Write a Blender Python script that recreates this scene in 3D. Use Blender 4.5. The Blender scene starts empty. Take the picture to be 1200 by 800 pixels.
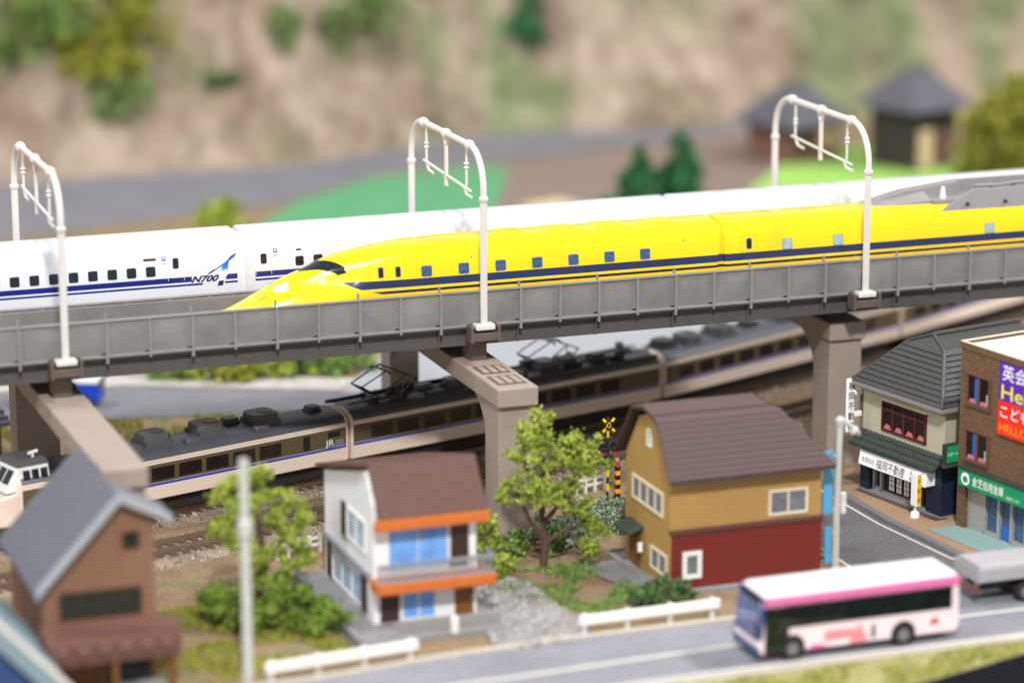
import bpy, bmesh, math, random
from mathutils import Vector, Matrix, noise
# ------------------------------------------------------------------ scene, camera, world, lamps
# all numbers below are millimetres of the real layout; S turns them into metres
S = 0.001
scene = bpy.context.scene
col = scene.collection
CAM = Vector((-324.64, -921.04, 298.25))
FWD = Vector((0.33162368, 0.91311154, -0.23717727))
RGT = Vector((0.93984587, -0.3415973, -0.00101732))
UPV = Vector((0.08194804, 0.22257271, 0.97146586))
FPX = 3555.0
cd = bpy.data.cameras.new('camera'); cam = bpy.data.objects.new('camera', cd); col.objects.link(cam)
m = Matrix((RGT, UPV, -FWD)).transposed().to_4x4(); m.translation = CAM * S
cam.matrix_world = m
cd.sensor_fit = 'HORIZONTAL'; cd.sensor_width = 36.0; cd.lens = FPX / 1200 * 36
cd.clip_start = 0.02; cd.clip_end = 20
cd.dof.use_dof = True; cd.dof.focus_distance = 1018 * S; cd.dof.aperture_fstop = 6.0
cd.dof.aperture_blades = 9
scene.camera = cam
w = bpy.data.worlds.new('World'); scene.world = w; w.use_nodes = True
bgn = w.node_tree.nodes['Background']; bgn.inputs[0].default_value = (0.98, 0.99, 1.0, 1); bgn.inputs[1].default_value = 0.6
def lamp(name, loc, target, power, size, color):
    l = bpy.data.lights.new(name, 'AREA'); l.shape = 'DISK'; l.size = size * S; l.energy = power; l.color = color
    o = bpy.data.objects.new(name, l); col.objects.link(o)
    o.location = Vector(loc) * S
    o.rotation_euler = (Vector(target) - Vector(loc)).to_track_quat('-Z', 'Y').to_euler()
    return o
lamp('ceiling_spot_front', (-340, -1215, 1160), (20, 40, 30), 26, 110, (1, .995, .98))
lamp('ceiling_spot_right', (1500, -350, 1550), (120, 100, 20), 32, 170, (1, .995, .98))
lamp('fill_lamp_side', (-1350, -500, 900), (0, -20, 30), 6.5, 400, (1, 1, 1))  # broad soft fill, added to brighten the walls facing left
lamp('raking_lamp_rear', (-650, 500, 1250), (250, 900, 50), 9, 220, (1, .995, .98))  # added lamp, raking over the hillside to bring out its relief
vs = scene.view_settings; vs.view_transform = 'Standard'; vs.look = 'None'; vs.exposure = 0; vs.gamma = 1
scene.render.engine = 'CYCLES'

def at(px, py, z=0):
    "photo pixel -> point on the level z"
    d = FWD + RGT * ((px - 600) / FPX) - UPV * ((py - 400) / FPX)
    t = (z - CAM.z) / d.z
    return CAM + d * t
# ------------------------------------------------------------------ materials
def lin(c):
    return tuple((x / 255 / 12.92) if x / 255 <= .04045 else ((x / 255 + .055) / 1.055) ** 2.4 for x in c[:3]) + (1,)
MATS = {}
class NT:
    def __init__(s, name):
        s.m = bpy.data.materials.new(name); s.m.use_nodes = True
        s.t = s.m.node_tree; s.n = s.t.nodes; s.b = s.n['Principled BSDF']
    def node(s, t, **kw):
        n = s.n.new(t)
        for k, v in kw.items():
            if k == 'ins':
                for a, b in v.items(): n.inputs[a].default_value = b
            else: setattr(n, k, v)
        return n
    def link(s, a, b): s.t.links.new(a, b)
    def pos(s):
        g = s.node('ShaderNodeNewGeometry'); v = s.node('ShaderNodeVectorMath', operation='SCALE'); v.inputs['Scale'].default_value = 1 / S
        s.link(g.outputs['Position'], v.inputs[0]); return v.outputs[0]
    def noise(s, vec, scale, detail=3, rough=.55, dist=0):
        n = s.node('ShaderNodeTexNoise', ins={'Scale': scale, 'Detail': detail, 'Roughness': rough, 'Distortion': dist}); s.link(vec, n.inputs['Vector']); return n.outputs['Fac']
    def ramp(s, fac, stops, interp='LINEAR'):
        r = s.node('ShaderNodeValToRGB'); r.color_ramp.interpolation = interp; e = r.color_ramp.elements
        while len(e) < len(stops): e.new(.5)
        for el, (p, c) in zip(e, stops): el.position = p; el.color = c if len(c) == 4 else lin(c)
        s.link(fac, r.inputs[0]); return r.outputs[0]
    def mix(s, fac, a, b):
        x = s.node('ShaderNodeMix', data_type='RGBA')
        if isinstance(fac, (int, float)): x.inputs[0].default_value = fac
        else: s.link(fac, x.inputs[0])
        for i, c in ((6, a), (7, b)):
            if isinstance(c, tuple): x.inputs[i].default_value = c if len(c) == 4 else lin(c)
            else: s.link(c, x.inputs[i])
        return x.outputs[2]
    def math(s, op, a, b=None, c=None):
        x = s.node('ShaderNodeMath', operation=op)
        for i, q in enumerate((a, b, c)):
            if q is None: continue
            if isinstance(q, (int, float)): x.inputs[i].default_value = q
            else: s.link(q, x.inputs[i])
        return x.outputs[0]
    def xyz(s, vec):
        x = s.node('ShaderNodeSeparateXYZ'); s.link(vec, x.inputs[0]); return x.outputs
    def band(s, z, a, b):
        return s.math('MULTIPLY', s.math('GREATER_THAN', z, a), s.math('LESS_THAN', z, b))
    def base(s, c):
        if isinstance(c, tuple): s.b.inputs['Base Color'].default_value = c if len(c) == 4 else lin(c)
        else: s.link(c, s.b.inputs['Base Color'])
    def bump(s, h, dist, strength=1.0):
        b = s.node('ShaderNodeBump', ins={'Strength': strength, 'Distance': dist * S}); s.link(h, b.inputs['Height']); s.link(b.outputs[0], s.b.inputs['Normal'])
    def fin(s, rough=.5, spec=.5, metal=0, coat=0):
        s.b.inputs['Roughness'].default_value = rough; s.b.inputs['Specular IOR Level'].default_value = spec; s.b.inputs['Metallic'].default_value = metal
        s.b.inputs['Coat Weight'].default_value = coat; MATS[s.m.name] = s.m; return s.m
def shade(c, k):
    l = lin(c); return tuple(min(1, x * k) for x in l[:3]) + (1,)
def mat(name, c, rough=.5, var=.12, vs=.25, bump=0, bs=1.5, spec=.5, metal=0, coat=0):
    t = NT(name); p = t.pos()
    if var:
        f = t.noise(p, vs, 4, .6)
        t.base(t.ramp(f, [(.25, shade(c, 1 - var)), (.75, shade(c, 1 + var))]))
    else: t.base(lin(c))
    if bump: t.bump(t.noise(p, bs, 3, .6), bump)
    return t.fin(rough, spec, metal, coat)
M = {}
def simple(*rows):
    for n, c, r, kw in rows: M[n] = mat(n, c, r, **kw)
simple(
 ('panel_grey', (126, 124, 122), .3, dict(var=.22, vs=.06, bump=.15, bs=.18)),
 ('rib_grey', (132, 129, 127), .45, dict(var=.1)),
 ('girder', (84, 80, 78), .5, dict(var=.1, bump=.04, bs=2)),
 ('slab', (118, 115, 112), .7, dict(var=.12)),
 ('pier', (156, 141, 131), .55, dict(var=.07, vs=.12, bump=.05, bs=2.5)),
 ('pier_dark', (94, 79, 72), .6, dict(var=.1)),
 ('post_white', (212, 207, 202), .38, dict(var=.04)),
 ('rail_steel', (150, 128, 108), .35, dict(var=.15, metal=.6)),
 ('sleeper', (84, 66, 54), .8, dict(var=.2, vs=.6)),
 ('glass_dark', (22, 26, 34), .08, dict(var=.3, vs=.5, spec=.6)),
 ('glass_blue', (58, 84, 118), .08, dict(var=.6, vs=1.1, spec=.6)),
 ('glass_pale', (150, 178, 176), .1, dict(var=.25, vs=.8, spec=.6)),
 ('glass_grey', (112, 116, 122), .12, dict(var=.35, vs=.7, spec=.6)),
 ('roof_pale', (128, 148, 160), .5, dict(var=.06)),
 ('twig', (92, 76, 58), .9, dict(var=.2)),
 ('door_line', (206, 168, 0), .4, dict(var=0)),
 ('grey_paint', (142, 138, 138), .38, dict(var=.05)),
 ('white_gloss', (234, 234, 236), .22, dict(var=0, coat=.3)),
 ('white_paint', (232, 230, 226), .5, dict(var=.04)),
 ('dirty_white', (214, 210, 202), .55, dict(var=.08, vs=.2)),
 ('navy_print', (24, 30, 96), .35, dict(var=0)),
 ('black', (20, 20, 22), .5, dict(var=.15)),
 ('black_satin', (48, 48, 52), .4, dict(var=.15)),
 ('ink', (26, 22, 24), .5, dict(var=0)),
 ('red_print', (196, 40, 34), .45, dict(var=0)),
 ('blue_print', (40, 96, 176), .45, dict(var=0)),
 ('sky_blue', (86, 168, 214), .45, dict(var=.06)),
 ('jr_roof', (82, 82, 92), .42, dict(var=.12, vs=.3)),
 ('jr_unit', (88, 86, 88), .45, dict(var=.1)),
 ('jr_olive', (92, 80, 58), .45, dict(var=.05)),
 ('jr_beige', (230, 209, 192), .38, dict(var=.04)),
 ('pane_brown', (32, 23, 25), .12, dict(var=.5, vs=.5)),
 ('under', (38, 31, 29), .75, dict(var=.2)),
 ('h1_wall', (128, 91, 70), .75, dict(var=.05, vs=.3)),
 ('h1_roof', (112, 113, 122), .55, dict(var=.06)),
 ('h1_trim', (158, 160, 166), .5, dict(var=.05)),
 ('h1_canopy', (104, 68, 58), .6, dict(var=.08)),
 ('dark_frame', (58, 40, 36), .5, dict(var=.1)),
 ('h2_wall', (238, 238, 240), .6, dict(var=.03)),
 ('h2_roof', (84, 54, 46), .65, dict(var=.07, vs=.4)),
 ('orange', (200, 106, 42), .5, dict(var=.05)),
 ('curtain_blue', (116, 168, 244), .4, dict(var=.3, vs=.22)),
 ('pane_sky', (176, 196, 220), .15, dict(var=.25, vs=.3)),
 ('base_grey', (132, 130, 132), .7, dict(var=.08)),
 ('rail_grey', (134, 136, 144), .5, dict(var=.06)),
 ('door_brown', (120, 76, 30), .5, dict(var=.1)),
 ('h3_wall', (170, 134, 76), .62, dict(var=.05, vs=.25)),
 ('h3_red', (112, 34, 25), .6, dict(var=.06, vs=.3)),
 ('h3_trim', (92, 58, 48), .6, dict(var=.08)),
 ('frame_cream', (222, 208, 182), .5, dict(var=.05)),
 ('shop_wall', (182, 176, 152), .6, dict(var=.05)),
 ('shop_frame', (82, 34, 34), .45, dict(var=.1)),
 ('blind_pink', (188, 112, 116), .55, dict(var=.1)),
 ('tile_green', (56, 66, 60), .45, dict(var=.2, vs=.5)),
 ('sign_white', (246, 246, 248), .35, dict(var=0)),
 ('sign_green', (12, 146, 92), .45, dict(var=.05)),
 ('sign_purple', (92, 40, 172), .45, dict(var=.03)),
 ('sign_red', (236, 48, 30), .45, dict(var=.03)),
 ('print_yellow', (238, 226, 30), .45, dict(var=0)),
 ('print_white', (250, 250, 252), .45, dict(var=0)),
 ('print_orange', (255, 150, 20), .45, dict(var=0)),
 ('aluminium', (170, 168, 164), .4, dict(var=.06, metal=.3)),
 ('roof_white', (226, 226, 222), .65, dict(var=.05)),
 ('pink', (222, 118, 168), .35, dict(var=.04)),
 ('pink_pale', (246, 222, 226), .35, dict(var=.03)),
 ('pink_print', (236, 140, 146), .45, dict(var=.12, vs=.4)),
 ('bus_navy', (44, 70, 120), .3, dict(var=.1)),
 ('bus_glass', (24, 32, 30), .06, dict(var=.8, vs=.25, spec=.7)),
 ('windscreen', (96, 104, 150), .08, dict(var=.3, vs=.3, spec=.7)),
 ('tyre', (34, 32, 32), .8, dict(var=.1)),
 ('hub_grey', (120, 116, 112), .45, dict(var=.1)),
 ('truck_grey', (164, 162, 166), .5, dict(var=.06)),
 ('truck_blue', (22, 66, 186), .35, dict(var=.05)),
 ('road_line', (222, 218, 206), .7, dict(var=.1, vs=.5)),
 ('kerb', (186, 176, 164), .75, dict(var=.1)),
 ('kerb_grey', (122, 120, 122), .75, dict(var=.1)),
 ('pave_tan', (170, 138, 110), .8, dict(var=.14, vs=1.2, bump=.08, bs=3)),
 ('pave_teal', (136, 164, 162), .8, dict(var=.12, vs=1.2, bump=.08, bs=3)),
 ('pave_dark', (92, 70, 66), .8, dict(var=.12, vs=1.0)),
 ('crossing_yellow', (240, 200, 20), .45, dict(var=0)),
 ('crossing_orange', (246, 156, 16), .45, dict(var=0)),
 ('bark', (92, 68, 54), .85, dict(var=.25, vs=.8, bump=.15, bs=1.5)),
 ('pole_grey', (190, 190, 184), .55, dict(var=.06)),
 ('board_black', (12, 16, 22), .8, dict(var=.15, spec=.1)),
 ('field', (84, 150, 104), .9, dict(var=.1, vs=.05)),
 ('lawn', (150, 194, 92), .9, dict(var=.14, vs=.06)),
 ('concrete_pale', (152, 155, 160), .8, dict(var=.06, vs=.05)),
 ('far_roof', (84, 84, 92), .6, dict(var=.1)),
 ('far_red', (118, 82, 70), .7, dict(var=.1)),
 ('far_dark', (52, 44, 42), .7, dict(var=.1)),
 ('far_tan', (214, 184, 148), .7, dict(var=.1)),
 ('stripe_orange', (232, 120, 36), .5, dict(var=.05)),
 ('rust_soil', (128, 110, 100), .9, dict(var=.2, vs=.2)),
)
# gravelly / mixed grounds
def ground_mat(name, stops, sc, bump, bs, sc2=.5, amt=.25, rough=.95):
    t = NT(name); p = t.pos(); f = t.noise(p, sc, 5, .62, .3); c = t.ramp(f, stops)
    g = t.noise(p, sc2, 4, .7); c2 = t.mix(amt, c, t.ramp(g, [(.3, (60, 50, 40)), (.7, (226, 214, 196))]))
    t.base(c2); t.bump(t.noise(p, bs, 3, .7), bump); return t.fin(rough, .2)
M['ground'] = ground_mat('ground', [(.3, (86, 98, 52)), (.40, (118, 112, 66)), (.5, (146, 116, 82)), (.6, (128, 98, 70)), (.68, (120, 114, 62)), (.8, (88, 104, 50))], .05, .6, 1.4, .7, .22)
M['gravel'] = ground_mat('gravel', [(.35, (168, 162, 160)), (.65, (206, 202, 200))], .08, .5, 1.2, .9, .3)
M['ballast'] = ground_mat('ballast', [(.3, (96, 70, 54)), (.5, (128, 100, 82)), (.7, (166, 150, 134))], .05, .7, 1.1, 1.0, .35)
M['verge'] = ground_mat('verge', [(.3, (132, 136, 62)), (.5, (158, 152, 84)), (.66, (108, 126, 50)), (.8, (164, 140, 98))], .08, .5, 1.4)
def asphalt(name, a, b):
    t = NT(name); p = t.pos(); f = t.noise(p, .03, 5, .65); g = t.noise(p, 1.6, 3, .7)
    c = t.mix(.22, t.ramp(f, [(.3, a), (.7, b)]), t.ramp(g, [(.3, (60, 60, 62)), (.7, (200, 200, 204))])); t.base(c); t.bump(g, .12); return t.fin(.85, .3)
M['asphalt'] = asphalt('asphalt', (112, 112, 120), (138, 138, 146)); M['asphalt_dark'] = asphalt('asphalt_dark', (86, 84, 88), (108, 105, 110))
M['asphalt_far'] = asphalt('asphalt_far', (94, 93, 101), (116, 114, 122))
# rock hill with turf
t = NT('hillside'); p = t.pos(); vm = t.node('ShaderNodeMapping'); vm.inputs['Rotation'].default_value = (0, .5, .3); vm.inputs['Scale'].default_value = (1, .8, .8); t.link(p, vm.inputs[0]); pq = vm.outputs[0]; v2 = t.node('ShaderNodeMapping'); v2.inputs['Rotation'].default_value = (.25, .55, .35); v2.inputs['Scale'].default_value = (1, .6, .6); t.link(p, v2.inputs[0]); f1 = t.noise(v2.outputs[0], .0088, 6, .6, 1.0); f2 = t.noise(pq, .0125, 6, .66, 1.2); f3 = t.noise(pq, .055, 5, .75, .8)
rock = t.ramp(f2, [(.3, (72, 56, 44)), (.41, (132, 106, 88)), (.55, (186, 164, 148)), (.70, (128, 102, 84))])  # darkest brown paints in the shade of cavities in the rock
turf = t.ramp(f2, [(.3, (42, 70, 32)), (.45, (84, 120, 58)), (.6, (108, 136, 74)), (.75, (136, 142, 92))])
k = t.ramp(f1, [(.455, (0, 0, 0, 1)), (.57, (1, 1, 1, 1))])
c = t.mix(k, rock, turf); t.base(t.mix(.4, c, t.ramp(f3, [(.3, (70, 56, 44)), (.7, (216, 200, 180))]))); t.bump(f3, 8, 1.0); M['hillside'] = t.fin(.95, .1)
# brick facade
t = NT('brick_face'); tc = t.node('ShaderNodeTexCoord'); mp = t.node('ShaderNodeMapping'); mp.inputs['Scale'].default_value = (1 / S,) * 3
t.link(tc.outputs['Object'], mp.inputs[0]); x = t.xyz(mp.outputs[0]); cb = t.node('ShaderNodeCombineXYZ'); t.link(t.math('ADD', x[0], x[1]), cb.inputs[0]); t.link(x[2], cb.inputs[1])
bk = t.node('ShaderNodeTexBrick', ins={'Scale': 1.0, 'Mortar Size': .13, 'Mortar Smooth': .3, 'Brick Width': 1.9, 'Row Height': 1.0, 'Color1': lin((126, 96, 70)), 'Color2': lin((108, 82, 60)), 'Mortar': lin((82, 62, 46))})
t.link(cb.outputs[0], bk.inputs[0]); t.base(bk.outputs['Color']); t.bump(t.math('SUBTRACT', 1, bk.outputs['Fac']), .12); M['brick_face'] = t.fin(.65, .4)
t = NT('blue_tile'); tc = t.node('ShaderNodeTexCoord'); mp = t.node('ShaderNodeMapping'); mp.inputs['Scale'].default_value = (1 / S,) * 3
t.link(tc.outputs['Object'], mp.inputs[0]); x = t.xyz(mp.outputs[0]); cb = t.node('ShaderNodeCombineXYZ'); t.link(t.math('ADD', x[0], x[1]), cb.inputs[0]); t.link(x[2], cb.inputs[1])
bk = t.node('ShaderNodeTexBrick', ins={'Scale': 1.0, 'Mortar Size': .1, 'Brick Width': 1.6, 'Row Height': .75, 'Color1': lin((34, 48, 78)), 'Color2': lin((26, 38, 66)), 'Mortar': lin((14, 20, 36))})
t.link(cb.outputs[0], bk.inputs[0]); t.base(bk.outputs['Color']); t.bump(t.math('SUBTRACT', 1, bk.outputs['Fac']), .12); M['blue_tile'] = t.fin(.5, .4)
# shingled grey roof
def striped_roof(name, ca, cb_, per, axis):
    t = NT(name); tc = t.node('ShaderNodeTexCoord'); x = t.xyz(tc.outputs['Object']); z = t.math('MULTIPLY', x[axis], 1 / S / per)
    fr = t.math('FRACT', z); p = t.pos(); g = t.noise(p, 1.6, 3, .7)
    c = t.mix(t.math('LESS_THAN', fr, .18), t.ramp(g, [(.3, ca), (.7, cb_)]), shade(ca, .55)); t.base(c); t.bump(fr, .25); return t.fin(.55, .4)
M['h1_roof_rib'] = striped_roof('h1_roof_rib', (116, 118, 130), (132, 134, 144), 2.2, 1)
M['h3_roof'] = striped_roof('h3_roof', (82, 63, 62), (94, 74, 72), 1.6, 2)
M['shingle'] = mat('shingle', (60, 60, 60), .45, var=.25, vs=1.4, bump=.12, bs=2.5)
M['shingle_side'] = M['shingle']
# train liveries: printed bands by height on the body
def livery(name, base, bands, rough=.22, coat=.4):
    t = NT(name); x = t.xyz(t.pos()); c = lin(base)
    for zl, zh, colr, xs in bands:
        f = t.band(x[2], zl, zh)
        for a, b in xs.get('x', []):     # keep only inside the listed x ranges (summed)
            pass
        if 'ranges' in xs:
            s = None
            for a, b in xs['ranges']:
                r = t.band(x[0], a, b); s = r if s is None else t.math('ADD', s, r)
            f = t.math('MULTIPLY', f, s)
        if 'taper' in xs:                # pointed start:  z > z0 - k (x - x0)
            x0, z0, kk = xs['taper']
            lim = t.math('SUBTRACT', z0, t.math('MULTIPLY', t.math('SUBTRACT', x[0], x0), kk))
            f = t.math('MULTIPLY', f, t.math('GREATER_THAN', x[2], lim)); f = t.math('MULTIPLY', f, t.math('GREATER_THAN', x[0], x0))
        c = t.mix(f, c, colr)
    t.base(c); return t.fin(rough, .5, 0, coat)
NAVY = (22, 40, 84)
M['yellow'] = livery('yellow_livery', (255, 206, 0), [(78.3, 80.9, NAVY, {'taper': (-46, 80.9, .38)}), (76.45, 77.4, NAVY, {'taper': (-36, 77.4, .25)})])
M['yellow_plain'] = livery('yellow_plain', (255, 206, 0), [])
M['white_body'] = livery('white_livery', (216, 217, 222), [(77.2, 79.0, (22, 32, 120), {'ranges': [(-400, -87.3), (-75.6, -71.6), (-65.4, 400)]}), (75.9, 76.6, (22, 32, 120), {'ranges': [(-400, -83.6), (-76.0, -71.6), (-65.4, 400)]})], .25, .3)
M['jr_body'] = livery('beige_livery', (234, 214, 198), [(15.3, 21.6, (92, 80, 58), {}), (14.3, 15.15, (28, 62, 176), {})], .38, .1)
# ------------------------------------------------------------------ geometry helpers
class MB:
    def __init__(s): s.v = []; s.f = []; s.m = []
    def add(s, pts, faces, mi=0):
        o = len(s.v); s.v += [tuple(p) for p in pts]
        for f in faces: s.f.append(tuple(i + o for i in f)); s.m.append(mi)
        return s
    def box(s, x0, x1, y0, y1, z0, z1, mi=0):
        P = [(x, y, z) for x in (x0, x1) for y in (y0, y1) for z in (z0, z1)]
        return s.add(P, [(0, 1, 3, 2), (4, 6, 7, 5), (0, 4, 5, 1), (2, 3, 7, 6), (0, 2, 6, 4), (1, 5, 7, 3)], mi)
    def hull(s, a, b, mi=0):
        "two polygons of equal length joined into a solid"
        n = len(a); return s.add(list(a) + list(b), [tuple(range(n))[::-1], tuple(range(n, 2 * n))] + [(i, (i + 1) % n, n + (i + 1) % n, n + i) for i in range(n)], mi)
    def prx(s, yz, x0, x1, mi=0): return s.hull([(x0, y, z) for y, z in yz], [(x1, y, z) for y, z in yz], mi)
    def pry(s, xz, y0, y1, mi=0): return s.hull([(x, y0, z) for x, z in xz], [(x, y1, z) for x, z in xz], mi)
    def prz(s, xy, z0, z1, mi=0): return s.hull([(x, y, z0) for x, y in xy], [(x, y, z1) for x, y in xy], mi)
    def sheet(s, pts, mi=0): return s.add(pts, [tuple(range(len(pts)))], mi)
    def tube(s, pts, rs, n=8, mi=0, cap=True):
        pts = [Vector(p) for p in pts]
        if isinstance(rs, (int, float)): rs = [rs] * len(pts)
        V = []; F = []; a = None
        for i, p in enumerate(pts):
            d = (pts[min(i + 1, len(pts) - 1)] - pts[max(i - 1, 0)]).normalized()
            if a is None: a = d.cross(Vector((0, 0, 1)) if abs(d.z) < .9 else Vector((1, 0, 0)))
            a = (a - d * a.dot(d)).normalized(); b = d.cross(a)
            for k in range(n):
                t = 2 * math.pi * k / n; V.append(p + (a * math.cos(t) + b * math.sin(t)) * rs[i])
        for i in range(len(pts) - 1):
            for k in range(n): F.append((i * n + k, i * n + (k + 1) % n, (i + 1) * n + (k + 1) % n, (i + 1) * n + k))
        if cap: F.append(tuple(range(n))[::-1]); F.append(tuple((len(pts) - 1) * n + k for k in range(n)))
        return s.add(V, F, mi)
    def build(s, name, mats, parent=None, loc=(0, 0, 0), rz=0, smooth=False, bevel=0, fix=True, ang=.6):
        me = bpy.data.meshes.new(name); me.from_pydata([(x * S, y * S, z * S) for x, y, z in s.v], [], s.f)
        if not isinstance(mats, (list, tuple)): mats = [mats]
        for q in mats: me.materials.append(q)
        if len(mats) > 1: me.polygons.foreach_set('material_index', s.m)
        if fix:
            bm = bmesh.new(); bm.from_mesh(me); bmesh.ops.recalc_face_normals(bm, faces=bm.faces); bm.to_mesh(me); bm.free()
        if smooth: me.shade_smooth(); me.set_sharp_from_angle(angle=ang)
        me.update()
        return link(name, me, parent, loc, rz, bevel)
def link(name, me, parent=None, loc=(0, 0, 0), rz=0, bevel=0):
    o = bpy.data.objects.new(name, me); col.objects.link(o); o.location = Vector(loc) * S; o.rotation_euler = (0, 0, rz)
    if parent: o.parent = parent
    if bevel:
        b = o.modifiers.new('Bevel', 'BEVEL'); b.width = bevel * S; b.segments = 2; b.limit_method = 'ANGLE'; b.angle_limit = .6
    return o
def tag(o, label, cat, group=None):
    o['label'] = label; o['category'] = cat
    if group: o['group'] = group
    return o
def thing(name, label, cat, loc=(0, 0, 0), rz=0, group=None):
    o = bpy.data.objects.new(name, None); col.objects.link(o); o.location = Vector(loc) * S; o.rotation_euler = (0, 0, rz); o.empty_display_size = .01
    return tag(o, label, cat, group)
def struct(o, kind='structure'): o['kind'] = kind; return o
def dup(o, parent=None, **kw):
    c = o.copy(); col.objects.link(c); c.parent = parent
    for ch in o.children: dup(ch, c)
    return c
def ln(pts):                      # piecewise linear function from points
    def f(x):
        if x <= pts[0][0]: return pts[0][1]
        for (a, b), (c, d) in zip(pts, pts[1:]):
            if x <= c: return b + (d - b) * (x - a) / (c - a)
        return pts[-1][1]
    return f
def sm(pts):                      # smooth (catmull-rom) version
    def f(x):
        if x <= pts[0][0]: return pts[0][1]
        if x >= pts[-1][0]: return pts[-1][1]
        for i in range(len(pts) - 1):
            if x <= pts[i + 1][0]:
                x0, y0 = pts[i]; x1, y1 = pts[i + 1]; h = x1 - x0; u = (x - x0) / h
                ma = (y1 - pts[i - 1][1]) / (x1 - pts[i - 1][0]) if i else (y1 - y0) / h
                mb = (pts[i + 2][1] - y0) / (pts[i + 2][0] - x0) if i + 2 < len(pts) else (y1 - y0) / h
                return (2*u**3 - 3*u*u + 1)*y0 + (u**3 - 2*u*u + u)*h*ma + (-2*u**3 + 3*u*u)*y1 + (u**3 - u*u)*h*mb
    return f
def rrect(cx, cz, w_, h, r, n=3):
    P = []
    for sx, sz, a0 in ((1, 1, 0), (-1, 1, 90), (-1, -1, 180), (1, -1, 270)):
        for k in range(n + 1):
            a = math.radians(a0 + 90 * k / n); P.append((cx + sx * (w_ / 2 - r) + r * math.cos(a), cz + sz * (h / 2 - r) + r * math.sin(a)))
    return P
_txt = {}
def text2d(s, size, shear=0, bold=0, squeeze=1.0):
    cu = bpy.data.curves.new('txt', 'FONT'); cu.body = s; cu.size = size; cu.shear = shear; cu.offset = bold; cu.resolution_u = 3
    o = bpy.data.objects.new('txt', cu); col.objects.link(o); bpy.context.view_layer.update()
    me = bpy.data.meshes.new_from_object(o.evaluated_get(bpy.context.evaluated_depsgraph_get()))
    V = [(v.co.x * squeeze, v.co.y) for v in me.vertices]; F = [tuple(p.vertices) for p in me.polygons]
    bpy.data.objects.remove(o); bpy.data.curves.remove(cu); bpy.data.meshes.remove(me)
    return V, F
def text_on(name, s, size, fn, mtl, parent, shear=0, bold=0, squeeze=1.0, center=False, width=None, loc=(0, 0, 0), rz=0):
    "flat lettering laid on a surface: fn(a, b) -> point"
    V, F = text2d(s, size, shear, bold, squeeze)
    if not V: return None
    if width:
        x0 = min(a for a, b in V); x1 = max(a for a, b in V); V = [((a - x0) * width / (x1 - x0), b) for a, b in V]
    if center:
        mx = (min(a for a, b in V) + max(a for a, b in V)) / 2; V = [(a - mx, b) for a, b in V]
    mb = MB(); mb.add([fn(a, b) for a, b in V], F)
    return mb.build(name, mtl, parent, fix=False, loc=loc, rz=rz)
# ------------------------------------------------------------------ ground and roads
def edge_y(x): return -197.5 + (x - 62) * .30          # front edge of the layout board
gm = MB(); gm.sheet([(-700, edge_y(-700), 0), (700, edge_y(700), 0), (1500, 400, 0), (1500, 1900, 0), (-900, 1900, 0), (-900, 0, 0)])
struct(gm.build('ground', M['ground']))
b = MB(); d = Vector((1, .30, 0)).normalized(); n = Vector((d.y, -d.x, 0))
A = Vector((-700, edge_y(-700), 0)); B = Vector((700, edge_y(700), 0)); ofs = n * 60; up = Vector((0, 0, 1))
b.hull([A + up * .8, A + ofs + up * .8, A + ofs - up * 60, A - up * 60], [B + up * .8, B + ofs + up * .8, B + ofs - up * 60, B - up * 60])
tag(b.build('edge_board', M['board_black'], bevel=.4), 'black board along the front edge of the layout beside the grass verge', 'board')
def sheet(name, pts, z, mtl, kind='structure'):
    return struct(MB().sheet([(x, y, z) for x, y in pts]).build(name, mtl), kind)
def strip(pts, w_, z):
    L = []; R_ = []
    for i, p in enumerate(pts):
        a = Vector(pts[max(i - 1, 0)]); c = Vector(pts[min(i + 1, len(pts) - 1)]); dd = (c - a).normalized(); nn = Vector((-dd.y, dd.x))
        L.append((p[0] + nn.x * w_ / 2, p[1] + nn.y * w_ / 2, z)); R_.append((p[0] - nn.x * w_ / 2, p[1] - nn.y * w_ / 2, z))
    return L, R_
def strip_mesh(mb, pts, w_, z, mi=0):
    L, R_ = strip(pts, w_, z); k = len(L)
    mb.add(L + R_, [(i, k + i, k + i + 1, i + 1) for i in range(k - 1)], mi); return mb
def strip_solid(mb, pts, w_, z0, z1, mi=0):
    L, R_ = strip(pts, w_, z1)
    for i in range(len(pts) - 1):
        q = [L[i], R_[i], R_[i + 1], L[i + 1]]; mb.hull([(x, y, z0) for x, y, _ in q], q, mi)
    return mb
sheet('road', [(-400, -172.5), (-60, -172.5), (400, -172.5), (400, -129), (-25, -129), (-60, -131), (-100, -136), (-400, -150)], .30, M['asphalt'])
sheet('side_road', [(86, -129.2), (86, -20), (86, 40), (117, 40), (120.5, -22), (121, -56), (125.5, -97), (134, -129.2)], .36, M['asphalt_dark'])
def line(name, pts, w_, z=.5): return struct(strip_mesh(MB(), pts, w_, z).build(name, M['road_line']))
line('road_marking', [(-400, -162), (-52, -153.6), (20, -150), (400, -150)], 1.5)
line('road_marking', [(-60, -171.2), (6, -169.6), (108, -170.6), (300, -170.6)], 1.5, .54)
line('road_marking', [(117.2, 20), (118, -22), (118.8, -56), (123.6, -97), (131, -128)], 1.0, .5)
line('road_marking', [(89.5, 20), (89.5, -110)], 1.0, .5)
k = strip_solid(MB(), [(-400, -149), (-100, -135), (-60, -130.2), (-25, -128), (84, -128)], 2.2, -1, 1.2); struct(k.build('kerb', M['kerb'], bevel=.2))
k = strip_solid(MB(), [(-400, -173.8), (400, -173.8)], 2.4, -1, 1.0); struct(k.build('kerb', M['kerb'], bevel=.2))
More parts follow.
